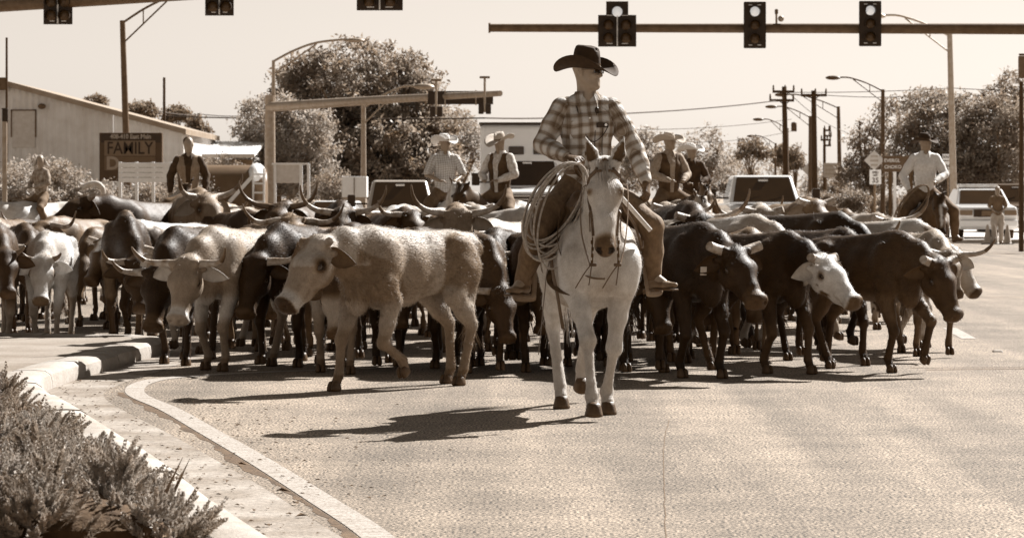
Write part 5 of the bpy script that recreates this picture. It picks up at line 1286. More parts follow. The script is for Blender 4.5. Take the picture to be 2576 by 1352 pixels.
# hedge of shrubs in front of the shed
for k, (x, y, d, rx, rz, lb) in enumerate([(35, 456, 94, 90, 50, 'overgrown shrub at the left edge below the shed'), (150, 452, 96, 85, 50, 'shrub behind the young rider'), (250, 492, 96, 80, 30, 'shrub left of the lamp post below the store sign'), (370, 490, 96, 80, 28, 'low shrub right of the lamp post'),
        (110, 428, 104, 60, 32, 'taller pale shrub against the shed wall'), (560, 440, 128, 60, 50, 'shrub behind the stock trailer'), (465, 470, 100, 60, 36, 'low shrub behind the vest-wearing rider'), (835, 470, 115, 70, 40, 'low shrub between white frame and windscreen')]):
    tree('hedge_shrub', (gx(x, d), d, 0), [B_(x, y, d, rx, rz), B_(x - 30, y + 40, d, rx, 50), B_(x + 30, y + 45, d, rx, 50)], 150, 44, .11, M_LEAF if k % 2 else M_LEAFP, lb, 'shrubs along the shed', seed=70 + k, trunk=.08, clr=(.2, .42), shell=.5, cat='shrub')
# roadside scrub on the right below the signs
for k, (x, y, d, rx, rz, lb) in enumerate([(2140, 500, 175, 45, 26, 'low scrub left of the speed sign'), (2240, 505, 178, 60, 24, 'low scrub below the destination sign'), (2060, 505, 200, 50, 20, 'low scrub behind the utility poles'), (2330, 500, 165, 60, 30, 'low scrub behind the dark horse'), (2440, 490, 160, 80, 34, 'low scrub behind the light bar sedan'), (2570, 490, 158, 80, 34, 'low scrub at the right edge behind the cars')]):
    tree('scrub', (gx(x, d), d, 0), [B_(x, y, d, rx, rz), B_(x + 15, y + 12, d, rx, rz)], 90, 40, .16, M_LEAF, lb, 'roadside scrub', seed=90 + k, trunk=.06, clr=(.25, .5), shell=.4, cat='shrub')

# junipers in the foreground bed
M_JUN = M('juniper_needles', .36, .6, .35, 2.5, trans=.22, spec=.35, var2=.35, scale2=14)
M_JUND = M('juniper_stems', .10, .9, .4, 20)
def juniper(loc, rx, ry, hgt, seed, label, nsp=560):
    r = np.random.RandomState(seed); root = empty('juniper_shrub', loc, r.rand() * 6, label, 'shrub', 'junipers in the kerb bed'); V = []; Fc = []
    mb = MB(); k4 = 10; ns = 5
    nc = max(8, int(26 * rx * ry / .4)); ca = r.rand(nc) * 6.283; cq = r.rand(nc) ** .5 * .92; cx_, cy_ = rx * cq * np.cos(ca), ry * cq * np.sin(ca)
    ct = hgt * (1 - .5 * cq ** 2.5) * (.60 + .55 * r.rand(nc)); cr_ = .10 + .09 * r.rand(nc); ci = r.randint(0, nc, nsp)
    a = r.rand(nsp) * 6.283; q = r.rand(nsp) ** .6; x, y = cx_[ci] + cr_[ci] * q * np.cos(a), cy_[ci] + cr_[ci] * q * np.sin(a)
    top = ct[ci] * (1 - .62 * q ** 2) * (.85 + .25 * r.rand(nsp)); ln = .07 + .10 * r.rand(nsp)
    d = np.stack([np.cos(a) * (.15 + .9 * q) + r.normal(size=nsp) * .2, np.sin(a) * (.15 + .9 * q) + r.normal(size=nsp) * .2, .85 - .35 * q + .3 * r.rand(nsp)], 1); d /= np.linalg.norm(d, axis=1)[:, None]
    o_ = np.stack([x, y, np.maximum(.02, top - ln * .6)], 1)
    n_ = nsp * k4 * ns; D_ = np.repeat(d, k4 * ns, 0); t = np.tile(np.repeat(np.linspace(0, 1, k4), ns), nsp); p = np.repeat(o_, k4 * ns, 0) + D_ * (np.repeat(ln, k4 * ns) * t)[:, None]
    e = r.normal(size=(n_, 3)); e -= D_ * (e * D_).sum(1)[:, None]; e /= np.linalg.norm(e, axis=1)[:, None] + 1e-6; dd = D_ * .8 + e * (.85 - .3 * t)[:, None]; dd /= np.linalg.norm(dd, axis=1)[:, None]
    l2 = (.026 * (1 - t) + .012) * (.7 + .6 * r.rand(n_)); w_ = np.cross(dd, r.normal(size=(n_, 3))); w_ = w_ / (np.linalg.norm(w_, axis=1)[:, None] + 1e-6) * .009
    VV = np.stack([p - w_, p + w_, p + dd * l2[:, None]], 1).reshape(-1, 3)
    VV = np.array(VV); F = np.arange(len(VV)).reshape(-1, 3)
    link('foliage', mesh_np('foliage', VV, F, smooth=False), M_JUN, root)
    for i_ in range(16):
        a = r.rand() * 6.283; e = Vector((rx * .8 * math.cos(a), ry * .8 * math.sin(a), hgt * .5)); mb.tube(arc([(0, 0, 0), (e.x * .4, e.y * .4, hgt * .3), e], 3), [.012 - .0015 * j for j in range(7)], 5)
    mb.build('stem', M_JUND, root)
    core = MB().ball((0, 0, hgt * .12), (rx * .8, ry * .8, hgt * .40), 18); core.build('shaded_core', M('juniper_shade', .045, .95, .5, 12, .6, 30), root, smooth=True)  # solid core; the shade among the inner twigs is put into its dark colour
    return root
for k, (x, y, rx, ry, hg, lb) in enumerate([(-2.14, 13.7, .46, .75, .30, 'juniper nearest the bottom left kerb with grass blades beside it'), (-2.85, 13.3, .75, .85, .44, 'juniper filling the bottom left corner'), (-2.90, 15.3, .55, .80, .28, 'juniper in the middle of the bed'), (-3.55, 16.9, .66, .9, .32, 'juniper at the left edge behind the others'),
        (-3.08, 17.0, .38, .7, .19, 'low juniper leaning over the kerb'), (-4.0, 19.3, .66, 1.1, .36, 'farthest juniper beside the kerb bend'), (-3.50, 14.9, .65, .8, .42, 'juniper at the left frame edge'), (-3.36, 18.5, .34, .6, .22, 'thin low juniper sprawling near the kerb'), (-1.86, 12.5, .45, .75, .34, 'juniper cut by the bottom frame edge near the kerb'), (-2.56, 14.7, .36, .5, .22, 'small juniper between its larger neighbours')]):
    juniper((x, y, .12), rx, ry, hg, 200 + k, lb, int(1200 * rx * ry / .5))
# strap leaves standing by the kerb
gb = empty('grass_blades', (-1.44, 12.4, .12), 0, 'few long strap leaves standing at the kerb edge of the juniper bed', 'grass')
rn = random.Random(8)
for k in range(7):
    a = rn.uniform(.2, 1.5); ln = rn.uniform(.16, .33); tp = Vector((math.cos(a) * ln * .5, rn.uniform(-.1, .1), ln)); b_ = Vector((rn.gauss(0, .05), rn.gauss(0, .05), 0))
    MB().tube([b_, b_ + tp * .5 + Vector((0, 0, .02)), b_ + tp], [.010, .008, .001], 5, flat=(1, .2)).build('blade', M_LEAFD, gb, smooth=60)

# ------------------------------------------------------------------ street furniture
M_GALV = M('galvanised', .28, .5, .2, 6, .1, 40, metal=.3)
M_GALVD = M('dark_pole_paint', .08, .5, .3, 5, .1, 40)
M_BLK = M('signal_black', .014, .5, .3, 12)
M_WOOD = M('pole_wood', .05, .9, .4, 5, .5, 14, stretch=(6, 6, .6))
M_WHITE = M('white_paint', .72, .5, .06, 3, var2=.05, scale2=20)
M_LIT = emat('signal_lit', .80, .2)
M_LENS = M('signal_lens_off', .05, .25, .3, 12)
def text(body, size, mat, parent, loc, rot=(R(90), 0, 0), bold=.0, align='CENTER', ext=.004, name='lettering', sx=1):
    c = bpy.data.curves.new(name, 'FONT'); c.body = body; c.size = size; c.align_x = align; c.align_y = 'CENTER'; c.extrude = ext; c.offset = bold; c.resolution_u = 3
    o = bpy.data.objects.new(name, c); COL.objects.link(o); dg = bpy.context.evaluated_depsgraph_get(); me = bpy.data.meshes.new_from_object(o.evaluated_get(dg)); bpy.data.objects.remove(o)
    q = link(name, me, mat, parent, loc, rot); q.scale = (sx, 1, 1); return q
def signal(x, ytop, ybot, d, label, dog=False, ry=0, wpx=56, lit=True, scale=1):
    k = d / FD; p = at(x, (ytop + ybot) / 2, d); root = empty('traffic_light', p, ry, label, 'traffic light', 'traffic lights')
    if not dog:
        h = (ybot - ytop) * k; w_ = wpx * k
        MB().box((0, 0, 0), (w_, .03, h)).build('backplate', M_BLK, root, bevel=.03)
        MB().box((0, .10, 0), (w_ * .62, .17, h * .9)).build('housing', M_BLK, root, bevel=.03)
        cs = [(0, .29 * h), (0, .0), (0, -.29 * h)]; r_ = min(.15, h * .105)
    else:
        h = (ybot - ytop) * k; w_ = wpx * k; hl_ = h * .70
        MB().prism([(-w_ / 2, -h / 2), (w_ / 2, -h / 2), (w_ / 2, -h / 2 + hl_), (w_ * .29, -h / 2 + hl_), (w_ * .29, h / 2), (-w_ * .29, h / 2), (-w_ * .29, -h / 2 + hl_), (-w_ / 2, -h / 2 + hl_)], -.015, .015).build('backplate', M_BLK, root, bevel=.01)
        MB().box((0, .10, -h * .14), (w_ * .8, .16, hl_ * .85)).build('housing', M_BLK, root, bevel=.03)
        r_ = min(.15, h * .115); cs = [(0, h * .27), (-w_ * .23, -.02 * h), (w_ * .23, -.02 * h), (-w_ * .23, -.31 * h), (w_ * .23, -.31 * h)]
        MB().box((0, -.05, -h * .15), (.035, .03, hl_ * .95)).build('bracket', M_WHITE, root)
    for i_, (cx_, cz_) in enumerate(cs):
        m = Matrix.Rotation(R(90), 4, 'X')
        MB().lathe([(r_, 0), (r_ * .98, .02), (r_ * .6, .05), (.001, .06)], (cx_, -.02, cz_), 18, m).build('lens', M_LIT if (i_ == 0 and lit) else M_LENS, root, smooth=50)
        vs = []; n_ = 14
        for q in (1.06, 1.12):
            for yy in (-.02, -.20):
                for j in range(n_ + 1):
                    a = R(-30) + R(240) * j / n_; vs.append((cx_ + r_ * q * math.cos(a), yy, cz_ + r_ * q * math.sin(a)))
        N = n_ + 1; fs = []
        for j in range(n_): fs += [(j, j + 1, N + j + 1, N + j), (2 * N + j, 3 * N + j, 3 * N + j + 1, 2 * N + j + 1), (N + j, N + j + 1, 3 * N + j + 1, 3 * N + j)]
        MB().add(vs, fs).build('visor', M_BLK, root)
    for sx in (-.2, .2):
        for zz in ((h * .43, -h * .43) if not dog else (h * .19, -h * .43)):
            MB().box((sx * w_, -.022, zz), (w_ * .16, .012, .02)).build('clip', M_WHITE, root)
    return root
# right hand mast arm
D = 86
ma = empty('signal_mast', at(2900, 495.7, D) * 1, 0, 'long horizontal signal mast arm crossing the sky at upper right', 'signal mast'); ma.location.z = 0
ox = ma.location.x; za = 6.30
MB().tube([(gx(1231, D) - ox, .35, za), (gx(1900, D) - ox, .35, za - .01), (gx(2575, D) - ox, .35, za - .03), (.3, .35, za - .05)], [.115, .135, .16, .18], 14).build('arm', M_GALVD, ma, smooth=50)
MB().tube([(gx(1228, D) - ox, .35, za), (gx(1233, D) - ox, .35, za)], .145, 14).build('end_cap', M_GALVD, ma, smooth=50)
MB().tube([(.3, .35, 0), (.3, .35, 7.0)], [.22, .18], 14).build('pole', M_GALVD, ma, smooth=50)
signal(1552, 4, 118, D, 'wide five-lamp traffic light with lit top lamp, above the lead rider', True, wpx=96)
signal(1898, 5, 122, D, 'three-lamp traffic light with lit top lamp, left of the small detector', wpx=56)
signal(2188, 3, 117, D, 'three-lamp traffic light with lit top lamp, rightmost on the arm', wpx=56)
dt = empty('traffic_detector', at(1955, 60, D), 0, 'small detector standing on top of the right mast arm', 'detector')
MB().tube([(0, .35, -.05), (0, .35, .30)], .03, 8).build('stem', M_GALV, dt); MB().box((0, .35, .36), (.09, .14, .14)).build('sensor', M_GALVD, dt, bevel=.02); MB().ball((.13, .35, .16), (.09, .1, .09), 10).build('camera_ball', M_GALV, dt, smooth=True)
# left mast arm running towards the camera
zl = 6.55
def lp(x, d): return Vector((gx(x, d), d, zl))
ml = empty('signal_mast', (gx(-420, 84.4), 84.4, 0), 0, 'signal mast arm cut by the top left corner of the view', 'signal mast'); o_ = ml.location
MB().tube([Vector((0, 0, zl)), lp(0, 80.3) - o_, lp(480, 75.7) - o_, lp(1150, 69.6) - o_], [.19, .17, .15, .12], 14).build('arm', M_GALVD, ml, smooth=50)
MB().tube([(0, 0, 0), (0, 0, 7.1)], [.24, .19], 14).build('pole', M_GALVD, ml, smooth=50)
for x, yb, d, wp, lb in ((146, 62, 78.5, 73, 'leftmost traffic light, its lower half below the top edge'), (552, 40, 74.8, 72, 'second traffic light from the left at the top edge'), (955, 27, 71.0, 116, 'wide traffic light just showing at the top edge left of middle')):
    signal(x, yb - 118, yb, d, lb, True, wpx=wp, lit=False)
# thick pole with signal arm and luminaire, left of middle
D = 130
m2 = empty('signal_mast', (gx(679, D), D, 0), 0, 'thick signal pole with long arm and lamp bracket in front of the big tree', 'signal mast'); o_ = m2.location
MB().tube([(0, 0, 0), (0, 0, 2), (0, 0, 5.85)], [.25, .24, .21], 14).build('pole', M_GALV, m2, smooth=50)
e = Vector((gx(1258, 115), 115, 5.42)) - o_
MB().tube([(0, 0, 5.35), e * .5 + Vector((0, 0, 2.70)), e], [.22, .17, .11], 14).build('arm', M_GALV, m2, smooth=50)
MB().tube([(.15, 0, 5.3), (.15, 0, 7.35)], [.085, .07], 10).build('lamp_riser', M_GALV, m2, smooth=50)
MB().tube(arc([(.15, 0, 7.3), (1.0, 0, 7.75), (2.0, 0, 8.1), (3.3, 0, 8.25)], 5), .05, 8).build('lamp_arm', M_GALV, m2, smooth=50); MB().tube([(.15, 0, 6.75), (2.0, 0, 8.05)], .035, 8).build('brace', M_GALV, m2, smooth=50); MB().tube([(.9, 0, 7.3), (.9, 0, 7.68)], .025, 6).build('strut', M_GALV, m2)
MB().ball((3.6, 0, 8.2), (.45, .16, .10), 12).build('lamp_head', M_GALV, m2, smooth=True)
D2 = 117
sg2 = empty('street_sign', at(1158, 246, D2 + 1.2), 0, 'long dark street-name sign board on the left signal arm', 'sign'); k = D2 / FD
MB().box((0, 0, 0), (166 * k, .05, 34 * k)).build('board', M_BLK, sg2, bevel=.01)
for sx in (-.6, .6): MB().box((sx, -.04, .0), (.05, .04, 38 * k)).build('clamp', M_GALV, sg2)
for x, yt, yb, lb in ((1097, 202, 290, 'edge-on signal with detector, left one on the far arm'), (1219, 195, 283, 'edge-on signal with detector, right one at the end of the far arm')):
    q = empty('traffic_light', at(x, 246, 115.5), 0, lb, 'traffic light', 'edge-on traffic lights'); k = 115.5 / FD
    MB().tube([(0, -.1, (246 - yb) * k), (0, -.1, (246 - yt) * k)], .045, 8).build('hanger', M_GALV, q); MB().box((0, -.1, (246 - yt) * k), (26 * k, .25, .08)).build('detector', M_GALVD, q, bevel=.02)
    MB().box((-.14, 0, (246 - yb + 9) * k), (.2, .3, 26 * k)).build('housing', M_BLK, q, bevel=.02); MB().box((.14, 0, (246 - yb + 9) * k), (.2, .3, 26 * k)).build('housing', M_BLK, q, bevel=.02)

def lamp(x, ytop, d, armpx, rise, label, r=.10, mat=M_GALV, lean=0, lumi=True):
    """street lamp: tapered pole and a braced bracket; armpx signed length in picture units"""
    k = d / FD; root = empty('street_lamp', (gx(x, d), d, 0), 0, label, 'street lamp', 'street lamps'); zt = EYE + (HY - ytop) * k; s_ = 1 if armpx > 0 else -1; L_ = abs(armpx) * k; rs = rise * k; lx = lean * k
    MB().tube([(0, 0, 0), (lx * .5, 0, zt * .5), (lx, 0, zt)], [r * 1.15, r, r * .8], 12).build('pole', mat, root, smooth=50)
    MB().tube(arc([(lx, 0, zt - .1), (lx + s_ * L_ * .35, 0, zt + rs * .5), (lx + s_ * L_ * .75, 0, zt + rs * .97), (lx + s_ * L_, 0, zt + rs)], 4), .045, 8).build('bracket_arm', mat, root, smooth=50)
    MB().tube([(lx, 0, zt - rs * .55 - .35), (lx + s_ * L_ * .68, 0, zt + rs * .84)], .032, 8).build('brace', mat, root, smooth=50)
    MB().tube([(lx + s_ * L_ * .3, 0, zt - rs * .05 - .1), (lx + s_ * L_ * .3, 0, zt + rs * .40)], .025, 6).build('strut', mat, root)
    if lumi: MB().ball((lx + s_ * (L_ + .35), 0, zt + rs - .02), (.45, .18, .13), 12).build('lamp_head', mat, root, smooth=True)
lamp(325, 52, 118, 175, 66, 'tall lamp post in front of the store sign at left', .13, M_GALVD, lean=-17, lumi=False)
lamp(914, 265, 127, 130, 48, 'lamp post standing in front of the big tree', .12)
lamp(2400, 85, 120, -165, 46, 'tall pale lamp post right of the white-shirted rider', .13, M_GALV, lean=-12)
lamp(2220, 225, 175, -110, 30, 'lamp post with lamp head near the speed sign', .13, M_GALVD)
lamp(2114, 268, 200, -130, 30, 'dark lamp post between utility poles and diamond sign', .14, M_GALVD, lean=-6)
lamp(2037, 292, 215, -85, 24, 'lamp post half hidden by the second utility pole', .13, M_GALVD)
lamp(1980, 322, 240, -62, 22, 'lamp post close to the first utility pole', .12, M_GALVD)
lamp(1950, 360, 270, -50, 18, 'farthest lamp post, left of the first utility pole', .10, M_GALVD)
def upole(x, ytop, d, arms, label, r=.15, lean=0):
    k = d / FD; zt = EYE + (HY - ytop) * k; root = empty('utility_pole', (gx(x, d), d, 0), 0, label, 'utility pole', 'utility poles')
    MB().tube([(0, 0, 0), (lean * k, 0, zt)], [r, r * .75], 10).build('pole', M_WOOD, root, smooth=50)
    for (ya, x0, x1) in arms:
        z_ = EYE + (HY - ya) * k; MB().box(((x0 + x1) / 2 * k + lean * k, -r, z_), ((x1 - x0) * k, .12, .16)).build('crossarm', M_WOOD, root)
        for xi in (x0 + 2, x1 - 2, (x0 + x1) / 2 + 4): MB().lathe([(.05, 0), (.07, .08), (.05, .2), (.06, .24), (.02, .34)], (xi * k + lean * k, -r, z_ + .08), 8).build('insulator', M_GALVD, root)
        if x1 - x0 > 40:
            for s_ in (-1, 1): MB().tube([(lean * k + s_ * 14 * k, -r, z_), (lean * k, -r * .8, z_ - 12 * k)], .035, 6).build('brace', M_WOOD, root)
    return root
u1 = upole(1978, 218, 190, [(231, -30, 25), (253, -38, 24)], 'dark utility pole with two crossarms, left one of the pair', .20, lean=-6)
MB().lathe([(.16, 0), (.18, .05), (.18, .5), (.12, .58)], (.45, -.1, 5.6), 12).build('transformer', M_GALVD, u1, smooth=50)
upole(2050, 228, 185, [(240, -33, 32)], 'thick utility pole with one crossarm, right one of the pair', .2, lean=-4)
upole(2073, 322, 260, [(328, -2, 16), (342, -2, 18), (352, -10, 16), (366, -2, 16)], 'far utility pole with short stacked crossarms', .15)
upole(413, 195, 140, [], 'slim bare pole rising above the low white roof', .08)
upole(500, 285, 230, [], 'short far utility post beside a pine', .16)
upole(17, 95, 122, [], 'thin mast above the ridge of the shed', .06)
upole(2568, 206, 84, [], 'dark post at the right frame edge', .075)
cb = empty('control_box', at(2572, 160, 84), 0, 'box on top of the dark post at the right frame edge', 'box'); MB().box((0, 0, -.1), (.24, .2, .62)).build('box_body', M('box_grey', .13, .6, .2), cb, bevel=.03)
MB().box((0, -.11, .24), (.26, .03, .06)).build('lid', M_GALVD, cb, bevel=.01)
def wire(P, r, label, sag=.0):
    pts = []
    for a, b in zip(P[:-1], P[1:]):
        for i_ in range(8): t = i_ / 8; q = Vector(a).lerp(Vector(b), t); q.z -= sag * 4 * t * (1 - t); pts.append(q)
    pts.append(Vector(P[-1])); o = MB().tube(pts, r, 5).build('power_line', MATS['felt_black'], None, smooth=True); tag(o, label, 'power line', 'overhead wires'); return o
wire([at(1950, 254, 189), at(1540, 287, 160), at(1220, 297, 140), at(400, 292, 160)], .035, 'thickest overhead wire running left from the utility poles', .1)
wire([at(1945, 232, 189), at(2400, 222, 170), at(2700, 224, 160)], .02, 'overhead wire running right from the left utility pole', .1)
wire([at(2080, 240, 184), at(2400, 236, 170), at(2700, 240, 160)], .02, 'overhead wire running right from the right utility pole', .15)
wire([at(1990, 300, 200), at(1560, 326, 170), at(1200, 345, 160)], .018, 'thin overhead wire crossing behind the vested riders', .2)
wire([at(1990, 330, 220), at(1740, 358, 210), at(1500, 372, 200)], .018, 'lowest thin wire left of the utility poles', .2)
wire([at(1985, 235, 189), at(2120, 330, 250), at(2300, 380, 300)], .02, 'wire slanting down right between the utility poles', .3)
wire([at(400, 280, 160), at(510, 288, 228), at(640, 290, 228)], .03, 'short wire between slim pole and far post', .1)

# ------------------------------------------------------------------ road signs
def signpost(name, x, d, label, cat='sign'):
    return empty(name, (gx(x, d), d, 0), 0, label, cat)
TX = M('sign_ink', .03, .7, .2); TXP = M('sign_pale_print', .55, .7, .1); TXF = M('sign_faded_print', .38, .7, .15); SGY = M('sign_grey_print', .34, .7, .2)
M_POST = M('sign_post', .14, .7, .3)
D = 138; k = D / FD; zc = lambda y, d: EYE + (HY - y) * d / FD
q = signpost('warning_sign', 2198, D, 'diamond warning sign left of the destination sign'); MB().box((0, 0, 0), (36 * k, .02, 36 * k), m=Matrix.Rotation(R(45), 4, 'Y')).build('plate', M('sign_light', .58, .5, .1, 4), q, bevel=.006, loc=(0, 0, zc(403, D)))
for j, wpx in enumerate((18, 20, 17)): MB().box((0, -.014, zc(393 + 11 * j, D)), (wpx * k, .008, 5 * k)).build('print_bar', TXF, q)
MB().tube([(0, .05, 0), (0, .05, zc(390, D))], .035, 8).build('post', M_POST, q)
D = 134; k = D / FD
q = signpost('speed_limit_sign', 2201, D, 'speed limit sign reading 35 below the diamond sign'); MB().box((0, 0, zc(445, D)), (29 * k, .02, 36 * k)).build('plate', M_WHITE, q, bevel=.006); text('SPEED', .13, TX, q, (0, -.014, zc(434, D)), sx=.8, bold=.004); text('LIMIT', .11, TX, q, (0, -.014, zc(441, D)), sx=.8, bold=.004); text('35', .31, TX, q, (0, -.014, zc(454, D)), bold=.006)
MB().tube([(0, .05, 0), (0, .05, zc(430, D))], .035, 8).build('post', M_POST, q)
D = 137; k = D / FD
q = signpost('destination_sign', 2265, D, 'dark destination sign behind the shoulder of the white-shirted rider'); MB().box((0, 0, zc(412, D)), (92 * k, .04, 40 * k)).build('board', M('sign_dark', .055, .5, .2), q, bevel=.01)
MB().prism([(-44.5 * k, -18.5 * k), (44.5 * k, -18.5 * k), (44.5 * k, 18.5 * k), (-44.5 * k, 18.5 * k)], -.022, -.021)
text('EVERGL', .21, TXP, q, (-42 * k, -.026, zc(404, D)), align='LEFT', bold=.004); text('CHOKO', .21, TXP, q, (-42 * k, -.026, zc(420, D)), align='LEFT', bold=.004)
for sx in (-26, 26): MB().box((sx * k, .06, zc(460, D) - .6), (.16, .08, 3.3)).build('post', M_WOOD, q)
MB().box((-15 * k, .02, 1.45), (.13, .05, 2.9)).build('white_post', M_WHITE, q)
D = 128; k = D / FD
q = signpost('route_sign', 2384, D, 'white route sign with a shield, right of the white-shirted rider'); MB().box((0, 0, zc(395, D)), (28 * k, .02, 15 * k)).build('plate', M_WHITE, q, bevel=.005); text('SOUTH', .15, TX, q, (0, -.014, zc(395, D)), bold=.003, sx=.85)
MB().box((0, 0, zc(421, D)), (30 * k, .02, 32 * k)).build('shield_plate', M_WHITE, q, bevel=.02); text('29', .29, TX, q, (0, -.014, zc(421, D)), bold=.012); MB().tube([(0, .05, 0), (0, .05, zc(390, D))], .035, 8).build('post', M_POST, q)
D = 215; k = D / FD
q = signpost('warning_sign', 2040, D, 'far diamond sign half hidden by the thick utility pole'); MB().box((0, 0, zc(426, D)), (34 * k, .02, 34 * k), m=Matrix.Rotation(R(45), 4, 'Y')).build('plate', MATS['sign_light'], q, bevel=.006); MB().tube([(0, .05, 0), (0, .05, zc(420, D))], .04, 8).build('post', M_POST, q)
D = 230; k = D / FD
q = signpost('guide_sign', 2092, D, 'far pale guide sign between pole and diamond sign'); MB().box((0, 0, zc(428, D)), (42 * k, .04, 36 * k)).build('board', M('guide_pale', .42, .5, .12), q)
for j in range(3): MB().box((-2 * k, -.03, zc(417 + 10 * j, D)), (30 * k, .01, 4 * k)).build('print_bar', SGY, q)
for sx in (-14, 14): MB().tube([(sx * k, .06, 0), (sx * k, .06, zc(446, D))], .05, 8).build('post', M_POST, q)

# store sign
D = 105; k = D / FD
q = empty('store_sign', (gx(330, D), D, 0), 0, 'dark framed store sign lettered FAMILY behind the lamp post', 'sign')
MB().box((0, 0, zc(395, D)), (158 * k, .25, 122 * k)).build('cabinet', M('sign_cabinet', .05, .5, .2, 4), q, bevel=.02)
MB().box((0, -.128, zc(348, D)), (150 * k, .012, 22 * k)).build('top_panel', M('sign_panel_black', .02, .4, .2), q)
text('408-410 East Main', .22, SGY, q, (0, -.14, zc(344, D)), bold=.006, sx=.86)
fp = M('sign_frame_pale', .14, .5, .1)
MB().box((-2 * k, -.13, zc(373, D)), (128 * k, .012, 38 * k)).build('letter_panel', fp, q)
text('FAMILY', .60, M('sign_letter_dark', .015, .5, .2), q, (-2 * k, -.142, zc(374, D)), bold=.006, sx=.82)
MB().box((-2 * k, -.13, zc(411, D)), (128 * k, .012, 34 * k)).build('letter_panel', M('sign_panel_mid', .10, .5, .1), q)
text('D', .62, M('sign_letter_mid', .26, .5, .1), q, (-62 * k, -.142, zc(412, D)), align='LEFT', bold=.02)
for sx in (-66, 66): MB().box((sx * k, .05, zc(470, D) * .5 - .1), (.2, .2, zc(450, D))).build('post', M_GALVD, q)

# ------------------------------------------------------------------ buildings
D = 124; k = D / FD
M_TIN = M('tin_wall', .62, .55, .14, 1.5, .1, 20, spec=.4)
sh = empty('metal_shed', (gx(200, D), D, 0), 0, 'corrugated metal shed with a long sloping gable at left', 'shed')
def corr(x0, x1, ztop, zbot, pitch=.26, dep=.05):
    n_ = int((x1 - x0) / pitch * 4); V = []; F = []
    for i_ in range(n_ + 1):
        x_ = x0 + (x1 - x0) * i_ / n_; dy = dep * [0, 1, 1, 0][i_ % 4]; V += [(x_, -dy, zbot), (x_, -dy, ztop(x_))]
    for i_ in range(n_): F.append((2 * i_, 2 * i_ + 2, 2 * i_ + 3, 2 * i_ + 1))
    return np.array(V), np.array(F)
X = lambda px: (px - 200) * k
rz_ = zc(208, D); ez = zc(328, D)
zt = lambda x_: rz_ + (ez - rz_) * (x_ - X(15)) / (X(462) - X(15)) if x_ > X(15) else rz_ - (X(15) - x_) * .27
V, F = corr(X(-120), X(285), lambda x_: zt(x_) - .1, -.1); link('wall_sheeting', mesh_np('wall_sheeting', V, F, smooth=False), M_TIN, sh)
V, F = corr(X(285) + .02, X(462), lambda x_: zt(x_) - .1, -.1); V[:, 1] -= .03; link('wall_sheeting', mesh_np('wall_sheeting', V, F, smooth=False), M('tin_wall_pale', .74, .55, .12, 1.5, .1, 20, spec=.4), sh)
for xa, xb in ((15, 470), (15, -125)):
    a = Vector((X(xa), 0, zt(X(xa)))); b = Vector((X(xb), 0, zt(X(xb)))); mb = MB()
    mb.add([a + Vector((0, -.35, -.14)), b + Vector((0, -.35, -.14)), b + Vector((0, -.35, .08)), a + Vector((0, -.35, .08)), a + Vector((0, 14, -.14)), b + Vector((0, 14, -.14)), b + Vector((0, 14, .08)), a + Vector((0, 14, .08))], [(0, 1, 2, 3), (4, 7, 6, 5), (0, 4, 5, 1), (3, 2, 6, 7), (0, 3, 7, 4), (1, 5, 6, 2)]); mb.build('roof', M('tin_roof', .24, .5, .2, 2, .1, 20), sh)
MB().box((X(455), 7, ez / 2 - .1), (.1, 13.9, ez)).build('side_wall', M_TIN, sh)
for a_, b_, c2, d2 in ((28, 92, 276, 279), (28, 31, 276, 345), (89, 92, 276, 345)): MB().box((X((a_ + b_) / 2), -.06, zc((c2 + d2) / 2, D)), ((b_ - a_) * k, .08, (d2 - c2) * k)).build('door_frame', M_GALVD, sh)
MB().box((X(60), -.04, zc(325, D)), (58 * k, .05, 94 * k)).build('door_panel', M('door_pale', .5, .5, .1), sh)
MB().ball((X(108), -.25, zc(268, D)), (.17, .2, .12), 10).build('wall_lamp', M_GALVD, sh, smooth=True)
MB().box((X(4), -.4, zc(212, D)), (.55, .5, .5)).build('roof_vent', M_GALVD, sh)
D = 132; k = D / FD
lb_ = empty('low_building', (gx(500, D), D, 0), 0, 'low building with a bright white metal roof behind the vest-wearing rider', 'building'); X = lambda px: (px - 500) * k
MB().prism([(0, zc(388, D)), (5.5, zc(350, D)), (5.5, zc(350, D) - .12), (0, zc(388, D) - .12)], X(405), X(640), 'x').build('roof', M('roof_white', .75, .45, .08, 2), lb_)
nr = 34
for i_ in range(nr): MB().prism([(0, zc(388, D) + .001), (5.5, zc(350, D) + .001), (5.5, zc(350, D) + .025), (0, zc(388, D) + .025)], X(405) + (X(640) - X(405)) * i_ / nr, X(405) + (X(640) - X(405)) * i_ / nr + .04, 'x').build('roof_rib', MATS['roof_white'], lb_)
MB().box(((X(405) + X(640)) / 2, .7, zc(395, D) / 2 - .1), (X(640) - X(405) - .3, .1, zc(395, D))).build('wall', M('wall_brownish', .10, .8, .3, 3), lb_)
MB().box(((X(405) + X(640)) / 2, .02, zc(392, D)), (X(640) - X(405), .08, .16)).build('fascia', M('fascia', .4, .6, .1), lb_)
for px in (425, 470, 520, 570): MB().box((X(px), .1, zc(395, D) / 2 - .1), (.14, .14, zc(395, D))).build('post', M_WHITE, lb_)
